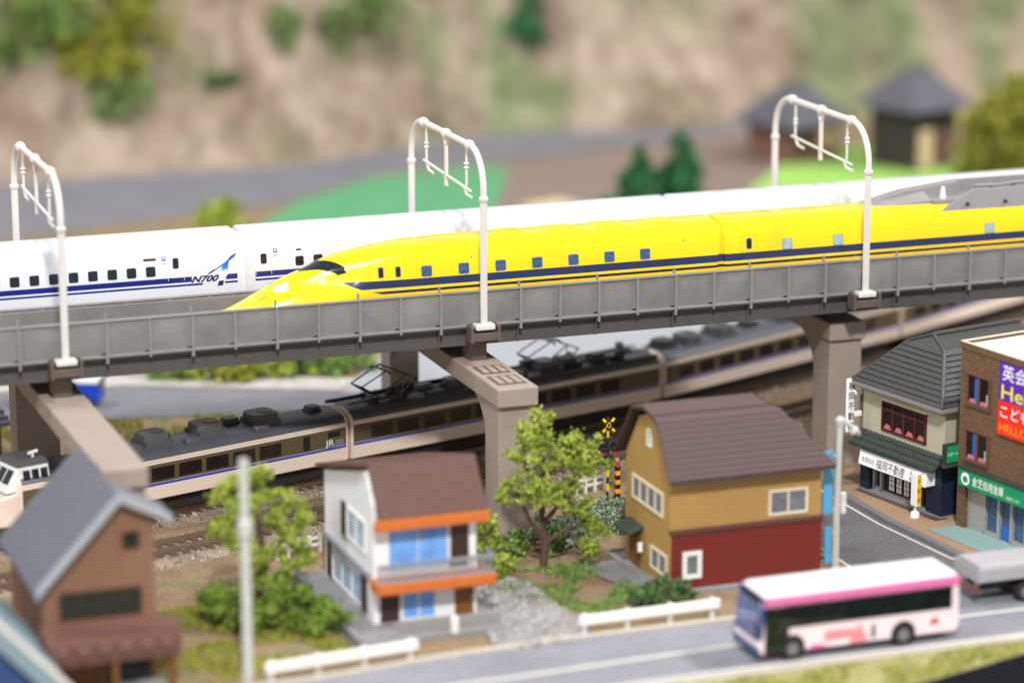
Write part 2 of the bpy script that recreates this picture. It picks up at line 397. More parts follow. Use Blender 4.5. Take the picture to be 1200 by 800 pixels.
sheet('verge', [(-400, -175), (400, -175), (400, edge_y(400) + 1), (128, -176), (-60, edge_y(-60) + .5), (-400, edge_y(-400) + .5)][:2] + [(142, -175.01), (-400, edge_y(-400) + .6)], .35, M['verge'])
GY = [tuple(at(*p)[:2]) for p in ((560, 690), (590, 680), (618, 683), (655, 712), (692, 738), (672, 752), (600, 764), (575, 752))]
sheet('gravel_yard', GY, .4, M['gravel'])
# pavement before the shops
kl = [(122.1, -16), (122.2, -22), (123, -56), (127.4, -97), (135, -127)]
pv = MB(); strip_solid(pv, kl, 2.6, -1, 1.7); struct(pv.build('kerb', M['kerb_grey'], bevel=.2))
sheet('pavement', [(122.6, -15.5), (150, -10), (170, -100), (170, -127), (136, -127), (128, -97), (124, -56), (123.2, -22)], 1.45, M['pave_tan'])
sheet('entrance_paving', [(129.4, -70), (150, -70), (160, -112), (137.6, -112), (133.8, -95)], 1.6, M['pave_teal'])
sheet('doorstep_paving', [(127.6, -20.5), (132, -19.5), (141.5, -62), (136.6, -63)], 1.58, M['pave_dark'])
# the paved yard, road and turf behind the viaduct
sheet('back_road', [(-400, 250), (-75, 206), (25, 157), (120, 130), (500, 300), (500, 560), (20, 226), (2, 148), (-90, 164), (-400, 210)][:1] + [(-75, 209), (2, 173), (28, 152), (-4, 146), (-86, 162), (-400, 214)], .3, M['asphalt_far'])
sheet('back_yard', [(2, 172), (30, 150), (130, 140), (420, 320), (420, 480), (200, 300), (32, 219)], .34, M['concrete_pale'])
sheet('back_kerb_path', [(-400, 252), (-75, 210.5), (2, 174.5), (14, 190), (-70, 228), (-400, 272)], .32, M['gravel'])
sheet('sports_field', [tuple(at(*p)[:2]) for p in ((275, 285), (345, 238), (440, 208), (560, 196), (610, 200), (700, 246), (705, 262), (500, 280))], .4, M['field'])
sheet('far_road', [tuple(at(*p)[:2]) for p in ((-150, 300), (-150, 226), (0, 206), (300, 188), (430, 170), (560, 154), (700, 147), (880, 135), (900, 150), (720, 172), (600, 188), (440, 205), (330, 240), (100, 268))], .36, M['asphalt_far'])
sheet('lawn', [tuple(at(*p)[:2]) for p in ((850, 240), (870, 200), (940, 186), (1010, 172), (1110, 168), (1160, 230), (1100, 245))], .4, M['lawn'])
sheet('bare_plot', [tuple(at(*p)[:2]) for p in ((580, 250), (600, 189), (720, 173), (880, 152), (930, 180), (860, 240))], .42, M['rust_soil'])
# hillside: real relief, steep rock with turf
HB = ln([(-520, 1490), (-308, 1539), (-270, 1574), (-205, 1598), (-138, 1615), (-80, 1662), (-19, 1711), (50, 1730), (141, 1768), (204, 1790), (308, 1806), (700, 1850)])
def hill_h(x, y):
    d_ = (x + 324.6) * .3413 + (y + 921) * .94; s_ = (x + 324.6) * .94 - (y + 921) * .3413
    d0 = HB(s_) + 14 * noise.noise((s_ * .012, 1.3, 0))
    t_ = d_ - d0
    if t_ <= 0: return t_ * .3 - 1
    r = noise.fractal((s_ * .013 + d_ * .004, d_ * .005, 3.7), .9, 2.1, 5)
    h = 150 * (1 - math.exp(-t_ / 130)) + t_ * .28
    return h + min(1, t_ / 60) * (r * 66 + 22 * noise.noise((s_ * .045 + d_ * .02, d_ * .02, 1)) + 10 * abs(noise.noise((s_ * .09 - d_ * .03, d_ * .04, 5))))
mb = MB(); nx, ny = 220, 110; V = []
ax = Vector((.94, -.3413)); ay = Vector((.3413, .94)); c0 = Vector((-324.6, -921))
for j in range(ny):
    for i in range(nx):
        s_ = -520 + 1150 * i / (nx - 1); d_ = 1480 + 1000 * (j / (ny - 1)) ** 1.3; p = c0 + ax * s_ + ay * d_
        V.append((p.x, p.y, hill_h(p.x, p.y)))
mb.add(V, [(j * nx + i, j * nx + i + 1, (j + 1) * nx + i + 1, (j + 1) * nx + i) for j in range(ny - 1) for i in range(nx - 1)])
struct(mb.build('hillside', M['hillside'], smooth=True, fix=False, ang=3))
# ------------------------------------------------------------------ viaduct
PZ, PB, GB = 76.7, 65.2, 57.5
def deck(y0, y1, top_near, top_far, label, panel_far):
    vd = thing('viaduct_deck', label, 'viaduct', (0, y0, 57.5), 0, 'viaduct decks')
    L0, L1 = -224, 308
    g = MB(); yi = 3.0
    g.box(L0, L1, yi, y1 - y0 - yi, 0, 6.2); g.box(L0, L1, .2, y1 - y0 - .2, 6.2, 8.4)
    g.build('girder', M['girder'], vd)
    q = MB(); q.box(L0, L1, -.5, 1.0, 6.9, 7.8); q.build('flange', M['rib_grey'], vd, bevel=.15)
    q = MB(); q.box(L0, L1, -.35, 1.1, top_near - 57.5 - .7, top_near - 57.5); q.build('coping', M['rib_grey'], vd, bevel=.15)
    hn = top_near - 57.5 - .75
    pb_ = MB(); NX, NZ = 8, 5; G = []          # moulded panel, very slightly bulged
    for j in range(NZ + 1):
        for i in range(NX + 1):
            a, c_ = i / NX, j / NZ; G.append((-6.7 + 13.4 * a, .2 - .32 * (1 - (2 * a - 1) ** 2) * (1 - (2 * c_ - 1) ** 2), 7.75 + (hn - 7.75) * c_))
    pb_.add(G, [(j * (NX + 1) + i, j * (NX + 1) + i + 1, (j + 1) * (NX + 1) + i + 1, (j + 1) * (NX + 1) + i) for j in range(NZ) for i in range(NX)])
    pb_.add([(-6.7, .25, 7.75), (6.7, .25, 7.75), (6.7, .25, hn), (-6.7, .25, hn), (-6.7, 1, 7.75), (6.7, 1, 7.75), (6.7, 1, hn), (-6.7, 1, hn)], [(4, 7, 6, 5), (0, 4, 5, 1), (2, 6, 7, 3), (0, 3, 7, 4), (1, 5, 6, 2)])
    pm = pb_.build('parapet_panel', M['panel_grey'], vd, (-217, 0, 0), smooth=True, ang=.5, fix=False); me = pm.data
    for k in range(1, 38): link('parapet_panel', me, vd, (-217 + 14 * k, 0, 0))
    r1 = MB().box(-.38, .38, -.55, .9, 6.2, hn + .02).build('parapet_rib', M['rib_grey'], vd, (-224, 0, 0)); r2 = MB().box(-.42, .42, -.62, .9, 5.1, hn + .03).build('parapet_rib', M['rib_grey'], vd, (-210, 0, 0))
    for k in range(2, 39):
        if (k * 14 - 224) % 140: link('parapet_rib', (r1 if k % 2 == 0 else r2).data, vd, (-224 + 14 * k, 0, 0))
    gr = MB().box(-.35, .35, 2.3, 3.2, .05, 6.3).build('girder_rib', M['girder'], vd, (-210, 0, 0))
    for k in range(1, 19): link('girder_rib', gr.data, vd, (-210 + 28 * k, 0, 0))
    tb = MB().box(-.35, .35, 1.2, 1.9, hn - 4, hn + 2.6).build('cable_clip', M['rib_grey'], vd, (-210, 0, 0))
    for k in range(1, 18 if panel_far else 1): link('cable_clip', tb.data, vd, (-210 + 28 * k, 0, 0))
    q = MB(); q.box(L0, L1, y1 - y0 - 1.2, y1 - y0, 8.0, top_far - 57.5); q.build('far_parapet', M['panel_grey'], vd, bevel=.15)
    return vd
deck(3, 34, PZ, 74.4, 'grey ribbed viaduct deck carrying the yellow train', 1)
deck(35, 74, 75.1, 74.8, 'grey viaduct deck carrying the white train', 0)
def slab_track(y, z, label):
    t_ = thing('slab_track', label, 'track', (0, y, z), 0, 'viaduct tracks')
    MB().box(-222, 306, -8, 8, 0, 1.4).build('track_slab', M['slab'], t_)
    for s_ in (-1, 1): MB().box(-222, 306, s_ * 4.5 - .35, s_ * 4.5 + .35, 1.4, 3.1).build('rail', M['rail_steel'], t_)
slab_track(19, 65.9, 'slab track under the yellow train'); slab_track(56, 65.9, 'slab track under the white train')
# piers: portal cap with columns and bearing blocks
def pier(x, ynear, yfar, cols, label, marks=False):
    p = thing('viaduct_pier', label, 'pier', (x, 0, 0), 0, 'viaduct piers')
    c = MB(); hw = 7.0
    c.box(-hw, hw, ynear, yfar, 45.6, 52); c.build('pier_cap', M['pier'], p, bevel=.5)
    for (ya, yb, w_) in cols:
        q = MB(); yh = yb + 14
        q.box(-w_ / 2, w_ / 2, ya, yb, -.5, 45.7); q.build('column', M['pier'], p, bevel=.35)
        if yb < 60:
            q = MB(); pts = [(yb - .2, 30)] + [(yb - .2 + 16 * (1 - math.cos(a)), 30 + 15.7 * math.sin(a)) for a in [math.radians(t * 15) for t in range(0, 7)]] + [(yb - .2, 45.7)]
            q.prx(pts, -w_ / 2 + .3, w_ / 2 - .3); q.build('haunch', M['pier'], p)
    for yy in (9.5, 26, 43, 64):
        if yy > ynear + 2: MB().box(-3.1, 3.1, yy - 3.5, yy + 3.5, 52, 57.6).build('bearing_block', M['pier_dark'], p, bevel=.2)
    if marks:
        for ya, yb in ((-28, -16), (-13, -2)):
            r_ = MB(); r_.box(-5, 5, ya, yb, 51.9, 52.08); f_ = r_.build('recess', M['pier_dark'], p)
            e_ = MB()
            for k in range(3): e_.box(-4 + 3.0 * k, -2.0 + 3.0 * k, ya + 1.5, yb - 1.5, 52.05, 52.35)
            e_.build('embossing', M['pier'], f_)
    return p
pier(-140, -81, 78, [(-79, -65, 13), (50, 62, 14.5)], 'viaduct pier with a long beam reaching over the front tracks behind the brown house')
pier(0, -33, 99, [(-31, -18, 12.2), (86, 97, 11)], 'viaduct pier with embossed cap beside the leafy tree', True)
pier(140, 12.5, 78, [(14, 27, 12.5)], 'viaduct pier beside the grey roofed shop')
pier(280, 12.5, 78, [(14, 27, 12.5)], 'viaduct pier beyond the brick building')
# catenary gantries
def gantry():
    g = thing('catenary_gantry', '', 'gantry', (0, 0, 66), 0, 'catenary gantries')
    for y in (0, 76):
        MB().tube([(0, y, 0), (0, y, 41.6)], 1.2, 14).build('post', M['post_white'], g, smooth=True)
        MB().tube([(0, y, 40.6), (0, y, 41.2), (0, y, 42.2), (0, y, 42.6)], [1.25, 1.6, 1.6, 1.15], 14).build('collar', M['post_white'], g, smooth=True)
        q = MB(); q.box(-3.4, 3.4, -2.2 + y, 2.2 + y, -2.0, 0); q.build('foot_plate', M['post_white'], g, bevel=.5)
        q = MB(); s_ = 1 if y == 0 else -1
        ya, yb = sorted((y - 2.0 * s_, y + 3.4 * s_)); q.box(-4.6, 4.6, ya, yb, -5.6, -2.9); q.box(-5.2, -4.2, ya - .2, yb, -6.2, -.6); q.box(4.2, 5.2, ya - .2, yb, -6.2, -.6); q.box(-4.2, 4.2, min(y + 2.2 * s_, y + 3.2 * s_), max(y + 2.2 * s_, y + 3.2 * s_), -6, -.5)
        q.build('bracket', M['pier_dark'], g, bevel=.2)
    R_ = 13; top = 57.5; pts = []
    zc = top - R_
    for a in range(0, 91, 9): t_ = math.radians(a); pts.append((0, R_ - R_ * math.cos(t_), zc + R_ * math.sin(t_)))
    pts = [(0, 0, 41.5)] + pts + [(0, 76 - y, z) for _, y, z in reversed(pts)] + [(0, 76, 41.5)]
    MB().tube(pts, 1.06, 14).build('arch_beam', M['post_white'], g, smooth=True)
    for y in (14, 38, 62): MB().tube([(0, y - 1.3, top), (0, y - .9, top), (0, y + .9, top), (0, y + 1.3, top)], [1.25, 1.65, 1.65, 1.25], 12).build('joint_ring', M['post_white'], g, smooth=True)
    for y in (17, 59):
        MB().tube([(0, y, top), (0, y, 43.2 if y < 30 else 44.0)], .45, 8).build('dropper', M['post_white'], g, smooth=True)
        q = MB()
        for zz in (49.3, 50.7): q.tube([(0, y, zz - .5), (0, y, zz), (0, y, zz + .5)], [.5, 1.0, .5], 10)
        q.build('insulator', M['post_white'], g, smooth=True)
    MB().tube([(0, 62, 44.3), (0, 38, 43.2), (0, 13, 42.2)], .5, 8).build('register_bar', M['post_white'], g, smooth=True)
    for y in (57, 17.5): MB().tube([(0, y + 1.5, 43.6 if y > 30 else 42.2), (0.2, y, 41.6 if y > 30 else 40.3), (.4, y - 4.5, 41.2 if y > 30 else 40)], .5, 8).build('steady_arm', M['post_white'], g, smooth=True)
    q = MB(); q.box(-.5, .5, 37.2, 38.8, 39.5, top - 4); q.hull([(-.5, 37.2, top - 4.2), (.5, 37.2, top - 4.2), (.5, 38.0, top - 4.2), (-.5, 38.0, top - 4.2)], [(-.5, 35, top), (.5, 35, top), (.5, 36, top), (-.5, 36, top)])
    q.hull([(-.5, 38.0, top - 4.2), (.5, 38.0, top - 4.2), (.5, 38.8, top - 4.2), (-.5, 38.8, top - 4.2)], [(-.5, 40, top), (.5, 40, top), (.5, 41, top), (-.5, 41, top)])
    q.build('strut', M['post_white'], g)
    return g
g0 = gantry()
GL = {-140: 'white catenary gantry arching over the white train alone', 0: 'white catenary gantry standing behind the yellow train nose car', 140: 'white catenary gantry standing by the grey roof fairing of the yellow train'}
for x in (-140, 0, 140):
    g = g0 if x == -140 else dup(g0)
    g.location.x = x * S; g['label'] = GL[x]
# ------------------------------------------------------------------ bullet trains
def sect(zlow, zt, w_, p=7, arch=.9):
    def h(y):
        r = min(1, abs(y) / w_); return zlow + (zt - zlow) * (max(0, 1 - r ** p)) ** .5 - arch * r * r * (1 - r ** 6)
    return h
def side_y(zlow, zt, w_, p=7, arch=.9):
    h = sect(zlow, zt, w_, p, arch)
    def f(z):
        lo, hi = .5 * w_, w_
        for _ in range(40):
            mid = (lo + hi) / 2
            if h(mid) > z: lo = mid
            else: hi = mid
        return lo
    return f
NS = 36
def sweep(stations, hfun, wfun, zlow, cy):
    mb = MB(); rows = []
    for x in stations:
        w_ = wfun(x); row = [(x, cy - w_, zlow - 1.0)]
        for k in range(NS + 1):
            y = w_ * math.sin(-math.pi / 2 + math.pi * k / NS); row.append((x, cy + y, hfun(x, y)))
        row.append((x, cy + w_, zlow - 1.0)); rows.append(row)
    n_ = NS + 3
    mb.add([p for r in rows for p in r], [(i * n_ + k, i * n_ + k + 1, (i + 1) * n_ + k + 1, (i + 1) * n_ + k) for i in range(len(rows) - 1) for k in range(n_ - 1)])
    mb.add(rows[0], [tuple(range(n_))]); mb.add(rows[-1], [tuple(range(n_))[::-1]])
    # floor
    mb.add([rows[0][0], rows[0][-1], rows[-1][-1], rows[-1][0]], [(0, 1, 2, 3)])
    return mb
def patch(poly, ys, cy, off=.07, th=.25):
    "outline in (x, z) laid on the near side of a body"
    yy = (lambda x, z: ynose(x, z)) if ys is ysf else (lambda x, z: ys(z))
    mb = MB(); a = [(x, cy - yy(x, z) - off, z) for x, z in poly]; b_ = [(x, cy - yy(x, z) - off + th, z) for x, z in poly]
    return mb.hull(a, b_)
def bogies(car, x0, x1, y, zr, body_z):
    for x in (x0 + 24, x1 - 24):
        q = MB().box(x - 9, x + 9, y - 7, y + 7, zr + 1.6, body_z + .4); bg = q.build('bogie', M['under'], car)
        for dx in (-7, 7):
            wl = MB()
            for s_ in (-1, 1): wl.tube([(x + dx, y + s_ * 4.2, zr + 2.6), (x + dx, y + s_ * 5.2, zr + 2.6)], 2.7, 16)
            wl.tube([(x + dx, y - 4.2, zr + 2.6), (x + dx, y + 4.2, zr + 2.6)], .6, 8); wl.build('wheelset', M['under'], bg)
ZL, ZT, CY = 71.0, 92.4, 19.0
full = sect(ZL, ZT, 10.5); ysf = side_y(ZL, ZT, 10.5)
ztop = sm([(-88, 71.1), (-86, 71.8), (-82, 72.6), (-76, 75.3), (-70, 78.7), (-64, 81.9), (-60, 83.5), (-55, 85.2), (-50, 87.6), (-44, 89.2), (-36, 90.5), (-26, 91.6), (-14, 92.2), (0, 92.4)])
zbill = sm([(-88, 71.1), (-86, 71.7), (-82, 72.3), (-76, 74.9), (-70, 77.7), (-60, 80.4), (-50, 81.2), (-40, 83.0), (-28, 85.6), (-14, 89.5), (0, 92.4)])
wcan = sm([(-88, 4), (-64, 5.0), (-55, 6.2), (-44, 7.6), (-32, 8.8), (-18, 9.9), (0, 10.5)])
def wnose(x):
    t_ = max(0, min(1, (x + 88) / 46)); return max(.4, 10.5 * (1 - (1 - t_) ** 2.6) ** .62)
def hnose(x, y):
    if x >= 0: return full(y)
    w_ = wnose(x); r = min(1, abs(y) / w_); zb = zbill(x); zt = ztop(x)
    pb = 3.2 + 3.8 * max(0, min(1, (x + 70) / 70))
    bill = ZL + (zb - ZL) * max(0, 1 - r ** pb) ** .5 - .9 * r * r * (1 - r ** 6) * max(0, min(1, (x + 80) / 60))
    wc = wcan(x); rc = abs(y) / wc
    can = zb - 1.2 + (zt - zb + 1.2) * max(0, 1 - rc ** 2.6) ** (.6) if rc < 1 else -1e3
    d_ = max(-1, min(1, (can - bill) / 2.2)) if can > -100 else -1
    # smooth max, then ease into the full section behind the cab
    if d_ >= 1: z = can
    elif d_ <= -1: z = bill
    else: z = max(can, bill) + 2.2 * (1 - abs(d_)) ** 2 / 4
    k_ = max(0, min(1, (x + 46) / 34)); k_ = k_ * k_ * (3 - 2 * k_)
    return z + (full(y * 10.5 / w_) - (92.4 - zt) - z) * k_
def hn(x, y): return hnose(x, y)
def ynose(x, z):
    if x >= 0: return ysf(z)
    w_ = wnose(x); lo, hi = .3 * w_, w_
    for _ in range(40):
        mid = (lo + hi) / 2
        if hn(x, mid) > z: lo = mid
        else: hi = mid
    return lo
def nnose(x, y, e=.15):
    a = Vector((2 * e, 0, hn(x + e, y) - hn(x - e, y))); b_ = Vector((0, 2 * e, hn(x, y + e) - hn(x, y - e))); return a.cross(b_).normalized()
st = [-88, -87.6, -87, -86, -84.5, -83] + [-81 + 1.5 * k for k in range(54)] + [4, 20, 45, 70, 82, 86, 87.6, 88.2]
def wend(x): return wnose(x) * (1 - .05 * max(0, (x - 86) / 2.2) ** 2)
car = thing('bullet_train_car', 'yellow bullet train nose car with blue stripes and long duckbill nose', 'train car', (0, 0, 0), 0, 'yellow bullet train')
sweep(st, hn, wend, ZL, CY).build('body', M['yellow'], car, smooth=True, ang=.9)
def ywin(car, x, w_=3.7, h_=3.4, z=83.1, mtl='glass_blue', cy=CY, ys=ysf, frame='grey_paint'):
    f_ = patch(rrect(x, z, w_ + .5, h_ + .5, .6), ys, cy, .05).build('window', M[frame], car); patch(rrect(x, z, w_, h_, .5), ys, cy, .13).build('pane', M[mtl], f_)
for x in (-32.4, -26.6): ywin(car, x, 1.5, 3.2, 83.5, 'glass_dark')
for k in range(7): ywin(car, -16.8 + 13 * k, 3.4, 3.3)
# nose fittings laid on the nose surface
def nose_patch(x0, x1, yfun, nu=16, nv=14, off=.1):
    mb = MB(); P = []
    for i in range(nu + 1):
        x = x0 + (x1 - x0) * i / nu; a, b_ = yfun((i) / nu)
        for j in range(nv + 1):
            y = a + (b_ - a) * j / nv; P.append((x - off * .5, CY + y * (1 + off * .08), hn(x, y) + off))
    mb.add(P, [(i * (nv + 1) + j, i * (nv + 1) + j + 1, (i + 1) * (nv + 1) + j + 1, (i + 1) * (nv + 1) + j) for i in range(nu) for j in range(nv)]); return mb
mb = MB(); P = []; NU, NV = 40, 8                 # wrap-round windscreen
for i in range(NU + 1):
    s_ = -1 + 2 * i / NU; xm = -54.6 + 9.6 * abs(s_) ** 1.7; hwid = 3.5 - 1.0 * abs(s_) ** 2; yv = s_ * .93 * wcan(xm)
    if abs(s_) > .93: hwid *= .62
    for j in range(NV + 1):
        x = xm - hwid + 2 * hwid * j / NV; y = s_ * .93 * wcan(x); p = Vector((x, CY + y, hn(x, y))) + nnose(x, y) * .12; P.append(p)
mb.add(P, [(i * (NV + 1) + j, i * (NV + 1) + j + 1, (i + 1) * (NV + 1) + j + 1, (i + 1) * (NV + 1) + j) for i in range(NU) for j in range(NV)])
mb.build('windscreen', M['glass_dark'], car, smooth=True, fix=False)
for s_ in (-1, 1):
    nose_patch(-67.5, -62.8, lambda t_: (s_ * (2.6 + .8 * t_), s_ * (4.6 + 1.2 * t_)), 6, 5).build('headlight', M['dirty_white'], car, smooth=True, fix=False)
    nose_patch(-73.6, -69.6, lambda t_: (s_ * (2.4 + .8 * t_), s_ * (4.2 + 1.0 * t_)), 6, 5).build('headlight', M['door_line'], car, smooth=True, fix=False)
for k in range(4): MB().box(10 + 18 * k, 20 + 18 * k, CY - 4, CY + 4, 92.0, 92.75).build('roof_hatch', M['yellow_plain'], car, bevel=.4)
bogies(car, -70, 88, CY, 69, 70.4)
def end_hood(car, x0, x1, cy, mtl, zt=91.2, w_=9.6):
    h = sect(71, zt, w_); sweep([x0, x1], lambda x, y: h(y), lambda x: w_, 71, cy).build('gangway', mtl, car, smooth=True, ang=.9)
end_hood(car, 88, 91.2, CY, M['yellow'])
c2 = thing('bullet_train_car', 'yellow bullet train car with grey pantograph fairing on its roof', 'train car', (0, 0, 0), 0, 'yellow bullet train')
sweep([90.6, 90.9, 91.8, 94, 120, 160, 200, 240, 246], lambda x, y: full(y) if x > 91.5 else sect(ZL, ZT - .25, 10.3)(y), lambda x: 10.5 if x > 91.5 else 10.3, ZL, CY).build('body', M['yellow'], c2, smooth=True, ang=.9)
ywin(c2, 99.8, 1.7, 3.4, 83.9, 'glass_dark')
for x in (114.2, 133.6, 192.8): ywin(c2, x, 3.5, 3.3, 82.8, 'glass_pale')
def outline(car, x0, x1, z0, z1, ys, cy, mtl, wd=.16):
    mb = MB()
    for (a, b_, c_, d_) in ((x0, x0 + wd, z0, z1), (x1 - wd, x1, z0, z1), (x0, x1, z1 - wd, z1), (x0, x1, z0, z0 + wd)):
        poly = [(a, c_), (b_, c_), (b_, (c_ + d_) / 2), (b_, d_), (a, d_), (a, (c_ + d_) / 2)]; mb.hull([(x, cy - ys(z) - .03, z) for x, z in poly], [(x, cy - ys(z) + .2, z) for x, z in poly])
    return mb.build('door', mtl, car)
outline(c2, 96.8, 102.8, 81.1, 86.8, ysf, CY, M['door_line'])
for x in (75.5, -1): patch(rrect(x, 86.6, .7, .7, .1), ysf, CY, .05).build('marking', M['grey_paint'], car if x < 90 else c2)
# grey pantograph fairing
fy0, fy1 = CY - 7.6, CY + 8
q = MB(); q.hull([(147, CY + 2, 91.6), (147, CY + 8, 91), (147, CY + 8, 90.5), (147, CY + 2, 90.5)], [(165, CY + 1, 96.0), (165, CY + 8, 95.4), (165, CY + 8, 90), (165, CY + 1, 90)])
q.hull([(165, CY + 1, 96.0), (165, CY + 8, 95.4), (165, CY + 8, 90), (165, CY + 1, 90)], [(186, CY + 1, 98.2), (186, CY + 8, 97.6), (186, CY + 8, 90), (186, CY + 1, 90)])
q.hull([(147.2, CY - 4, 91.9), (147.2, CY + 2.1, 91.9), (147.2, CY + 2.1, 90.6), (147.2, CY - 4, 90.6)], [(172, CY - 5.5, 93.4), (172, CY + 1.1, 95.6), (172, CY + 1.1, 90.1), (172, CY - 5.5, 90.1)])
q.build('fairing_ramp', M['grey_paint'], c2, bevel=.3)
q = MB(); q.hull([(186, CY + 5, 98.2), (240, CY + 5, 98.2), (240, CY + 5, 90), (186, CY + 5, 90)], [(186, CY + 8, 97.4), (240, CY + 8, 97.4), (240, CY + 8, 90), (186, CY + 8, 90)]); q.build('fairing_panel', M['grey_paint'], c2, bevel=.3)
q = MB(); q.hull([(173, CY - 8.4, 89.3), (187, CY - 7.2, 96.5), (240, CY - 7.2, 96.5), (240, CY - 8.6, 89)], [(173, CY - 7.2, 89.3), (187, CY - 6.2, 96.5), (240, CY - 6.2, 96.5), (240, CY - 7.2, 89)]); fp = q.build('fairing_panel', M['grey_paint'], c2, bevel=.15)
for x in (184.5, 199.5): MB().box(x - .5, x + .5, CY - 8.9, CY - 7.5, 91.2, 92.2).build('bolt', M['black'], fp)
q = MB(); q.box(172, 240, CY - 6.4, CY + 5.2, 92.0, 93.2); q.build('fairing_deck', M['grey_paint'], c2)
for k, x in enumerate((178, 190, 197, 206)):
    q = MB(); q.tube([(x, CY - 2, 93), (x, CY - 2, 95), (x, CY - 2, 97.2)], [1.2, .9, .6], 8); q.build('insulator', M['white_paint'] if k == 0 else M['grey_paint'], c2, smooth=True)
MB().tube([(190, CY - 3, 97), (200, CY - 3, 96.6), (206, CY - 3, 97.2), (214, CY - 3, 97)], .6, 6).build('pantograph_arm', M['grey_paint'], c2, smooth=True)
bogies(c2, 91, 246, CY, 69, 70.4)
# white train
CW, ZW = 56.0, 92.6
fw = sect(70.2, ZW, 10.5); ysw = side_y(70.2, ZW, 10.5)
def white_car(x0, x1, label):
    c_ = thing('bullet_train_car', label, 'train car', (0, 0, 0), 0, 'white bullet train')
    h2 = sect(70.2, ZW - .5, 10.2)
    sweep([x0, x0 + .5, x0 + 4, (x0 + x1) / 2, x1 - 4, x1 - .5, x1], lambda x, y: h2(y) if x in (x0, x1) else fw(y), lambda x: 10.2 if x in (x0, x1) else 10.5, 70.2, CW).build('body', M['white_body'], c_, smooth=True, ang=.9)
    end_hood(c_, x1, x1 + 2.4, CW, M['white_gloss'], 90.6, 9.4)
    bogies(c_, x0, x1, CW, 69, 70.0)
    return c_
w0 = white_car(-226, -70.4, 'white bullet train car with blue stripes and the blue A logo at its end')
w1 = white_car(-68.6, 88.2, 'white bullet train car behind the yellow nose car')
w2 = white_car(90, 246, 'white bullet train car behind the grey pantograph fairing')
def wwin(c_, x, w_=2.8, h_=3.0, z=81.6, mtl='glass_dark'):
    f_ = patch(rrect(x, z, w_ + .4, h_ + .4, .55), ysw, CW, .05).build('window', M['navy_print'], c_); patch(rrect(x, z, w_, h_, .5), ysw, CW, .12).build('pane', M[mtl], f_)
for k in range(10): wwin(w0, -101.2 - 6.5 * k)
wwin(w0, -92.6, 1.6, 3.1, 83.8); wwin(w1, -62.3, 1.7, 3.0, 83.2); wwin(w1, -49.8, 2.5, 2.8, 81.6); wwin(w1, -43.3); wwin(w1, -36.8)
outline(w0, -95.4, -89.8, 72.5, 86.8, ysw, CW, M['dirty_white']); outline(w1, -65.2, -59.6, 72.5, 86.4, ysw, CW, M['dirty_white'])
patch(rrect(-101.4, 85.6, 4.2, .8, .1), ysw, CW, .05).build('destination_sign', M['shop_frame'], w0); patch(rrect(-50, 85.4, 1.8, .6, .1), ysw, CW, .05).build('destination_sign', M['dark_frame'], w1)
for c_, x in ((w0, -96.6), (w1, -58.2)):
    patch(rrect(x, 85.6, 1.3, 1.3, .1), ysw, CW, .05).build('car_number', M['blue_print'], c_); patch(rrect(x, 85.7, .7, .5, .1), ysw, CW, .09).build('car_number', M['print_white'], c_); patch(rrect(x, 84.0, .8, .5, .1), ysw, CW, .05).build('no_smoking_mark', M['pink_print'], c_)
def onw(x0, z0, off=.09): return lambda a, b_: (x0 + a, CW - ysw(z0 + b_) - off, z0 + b_)
text_on('lettering', 'N700', 2.9, onw(-87.6, 77.0, .12), M['navy_print'], w0, shear=.4, bold=.1, width=9.6)
# the big slanted A, fading from blue to white
tl = NT('logo_blue'); xz = tl.xyz(tl.pos()); tl.base(tl.ramp(tl.math('DIVIDE', tl.math('SUBTRACT', xz[2], 79.0), 6.0), [(.1, (240, 244, 252)), (.32, (30, 130, 220)), (.8, (16, 84, 190))])); M['logo_blue'] = tl.fin(.3)
patch([(-77.9, 78.4), (-75.3, 78.4), (-71.6, 86.0), (-76.4, 82.5)], ysw, CW, .06).build('logo', M['logo_blue'], w0)
patch([(-82.0, 79.4), (-72.0, 85.9), (-75.9, 82.4), (-81.2, 79.4)], ysw, CW, .05).build('logo', M['navy_print'], w0)
patch([(-78.6, 75.3), (-76.7, 75.3), (-76.3, 76.9), (-78.0, 76.9)], ysw, CW, .06).build('logo', M['navy_print'], w0)
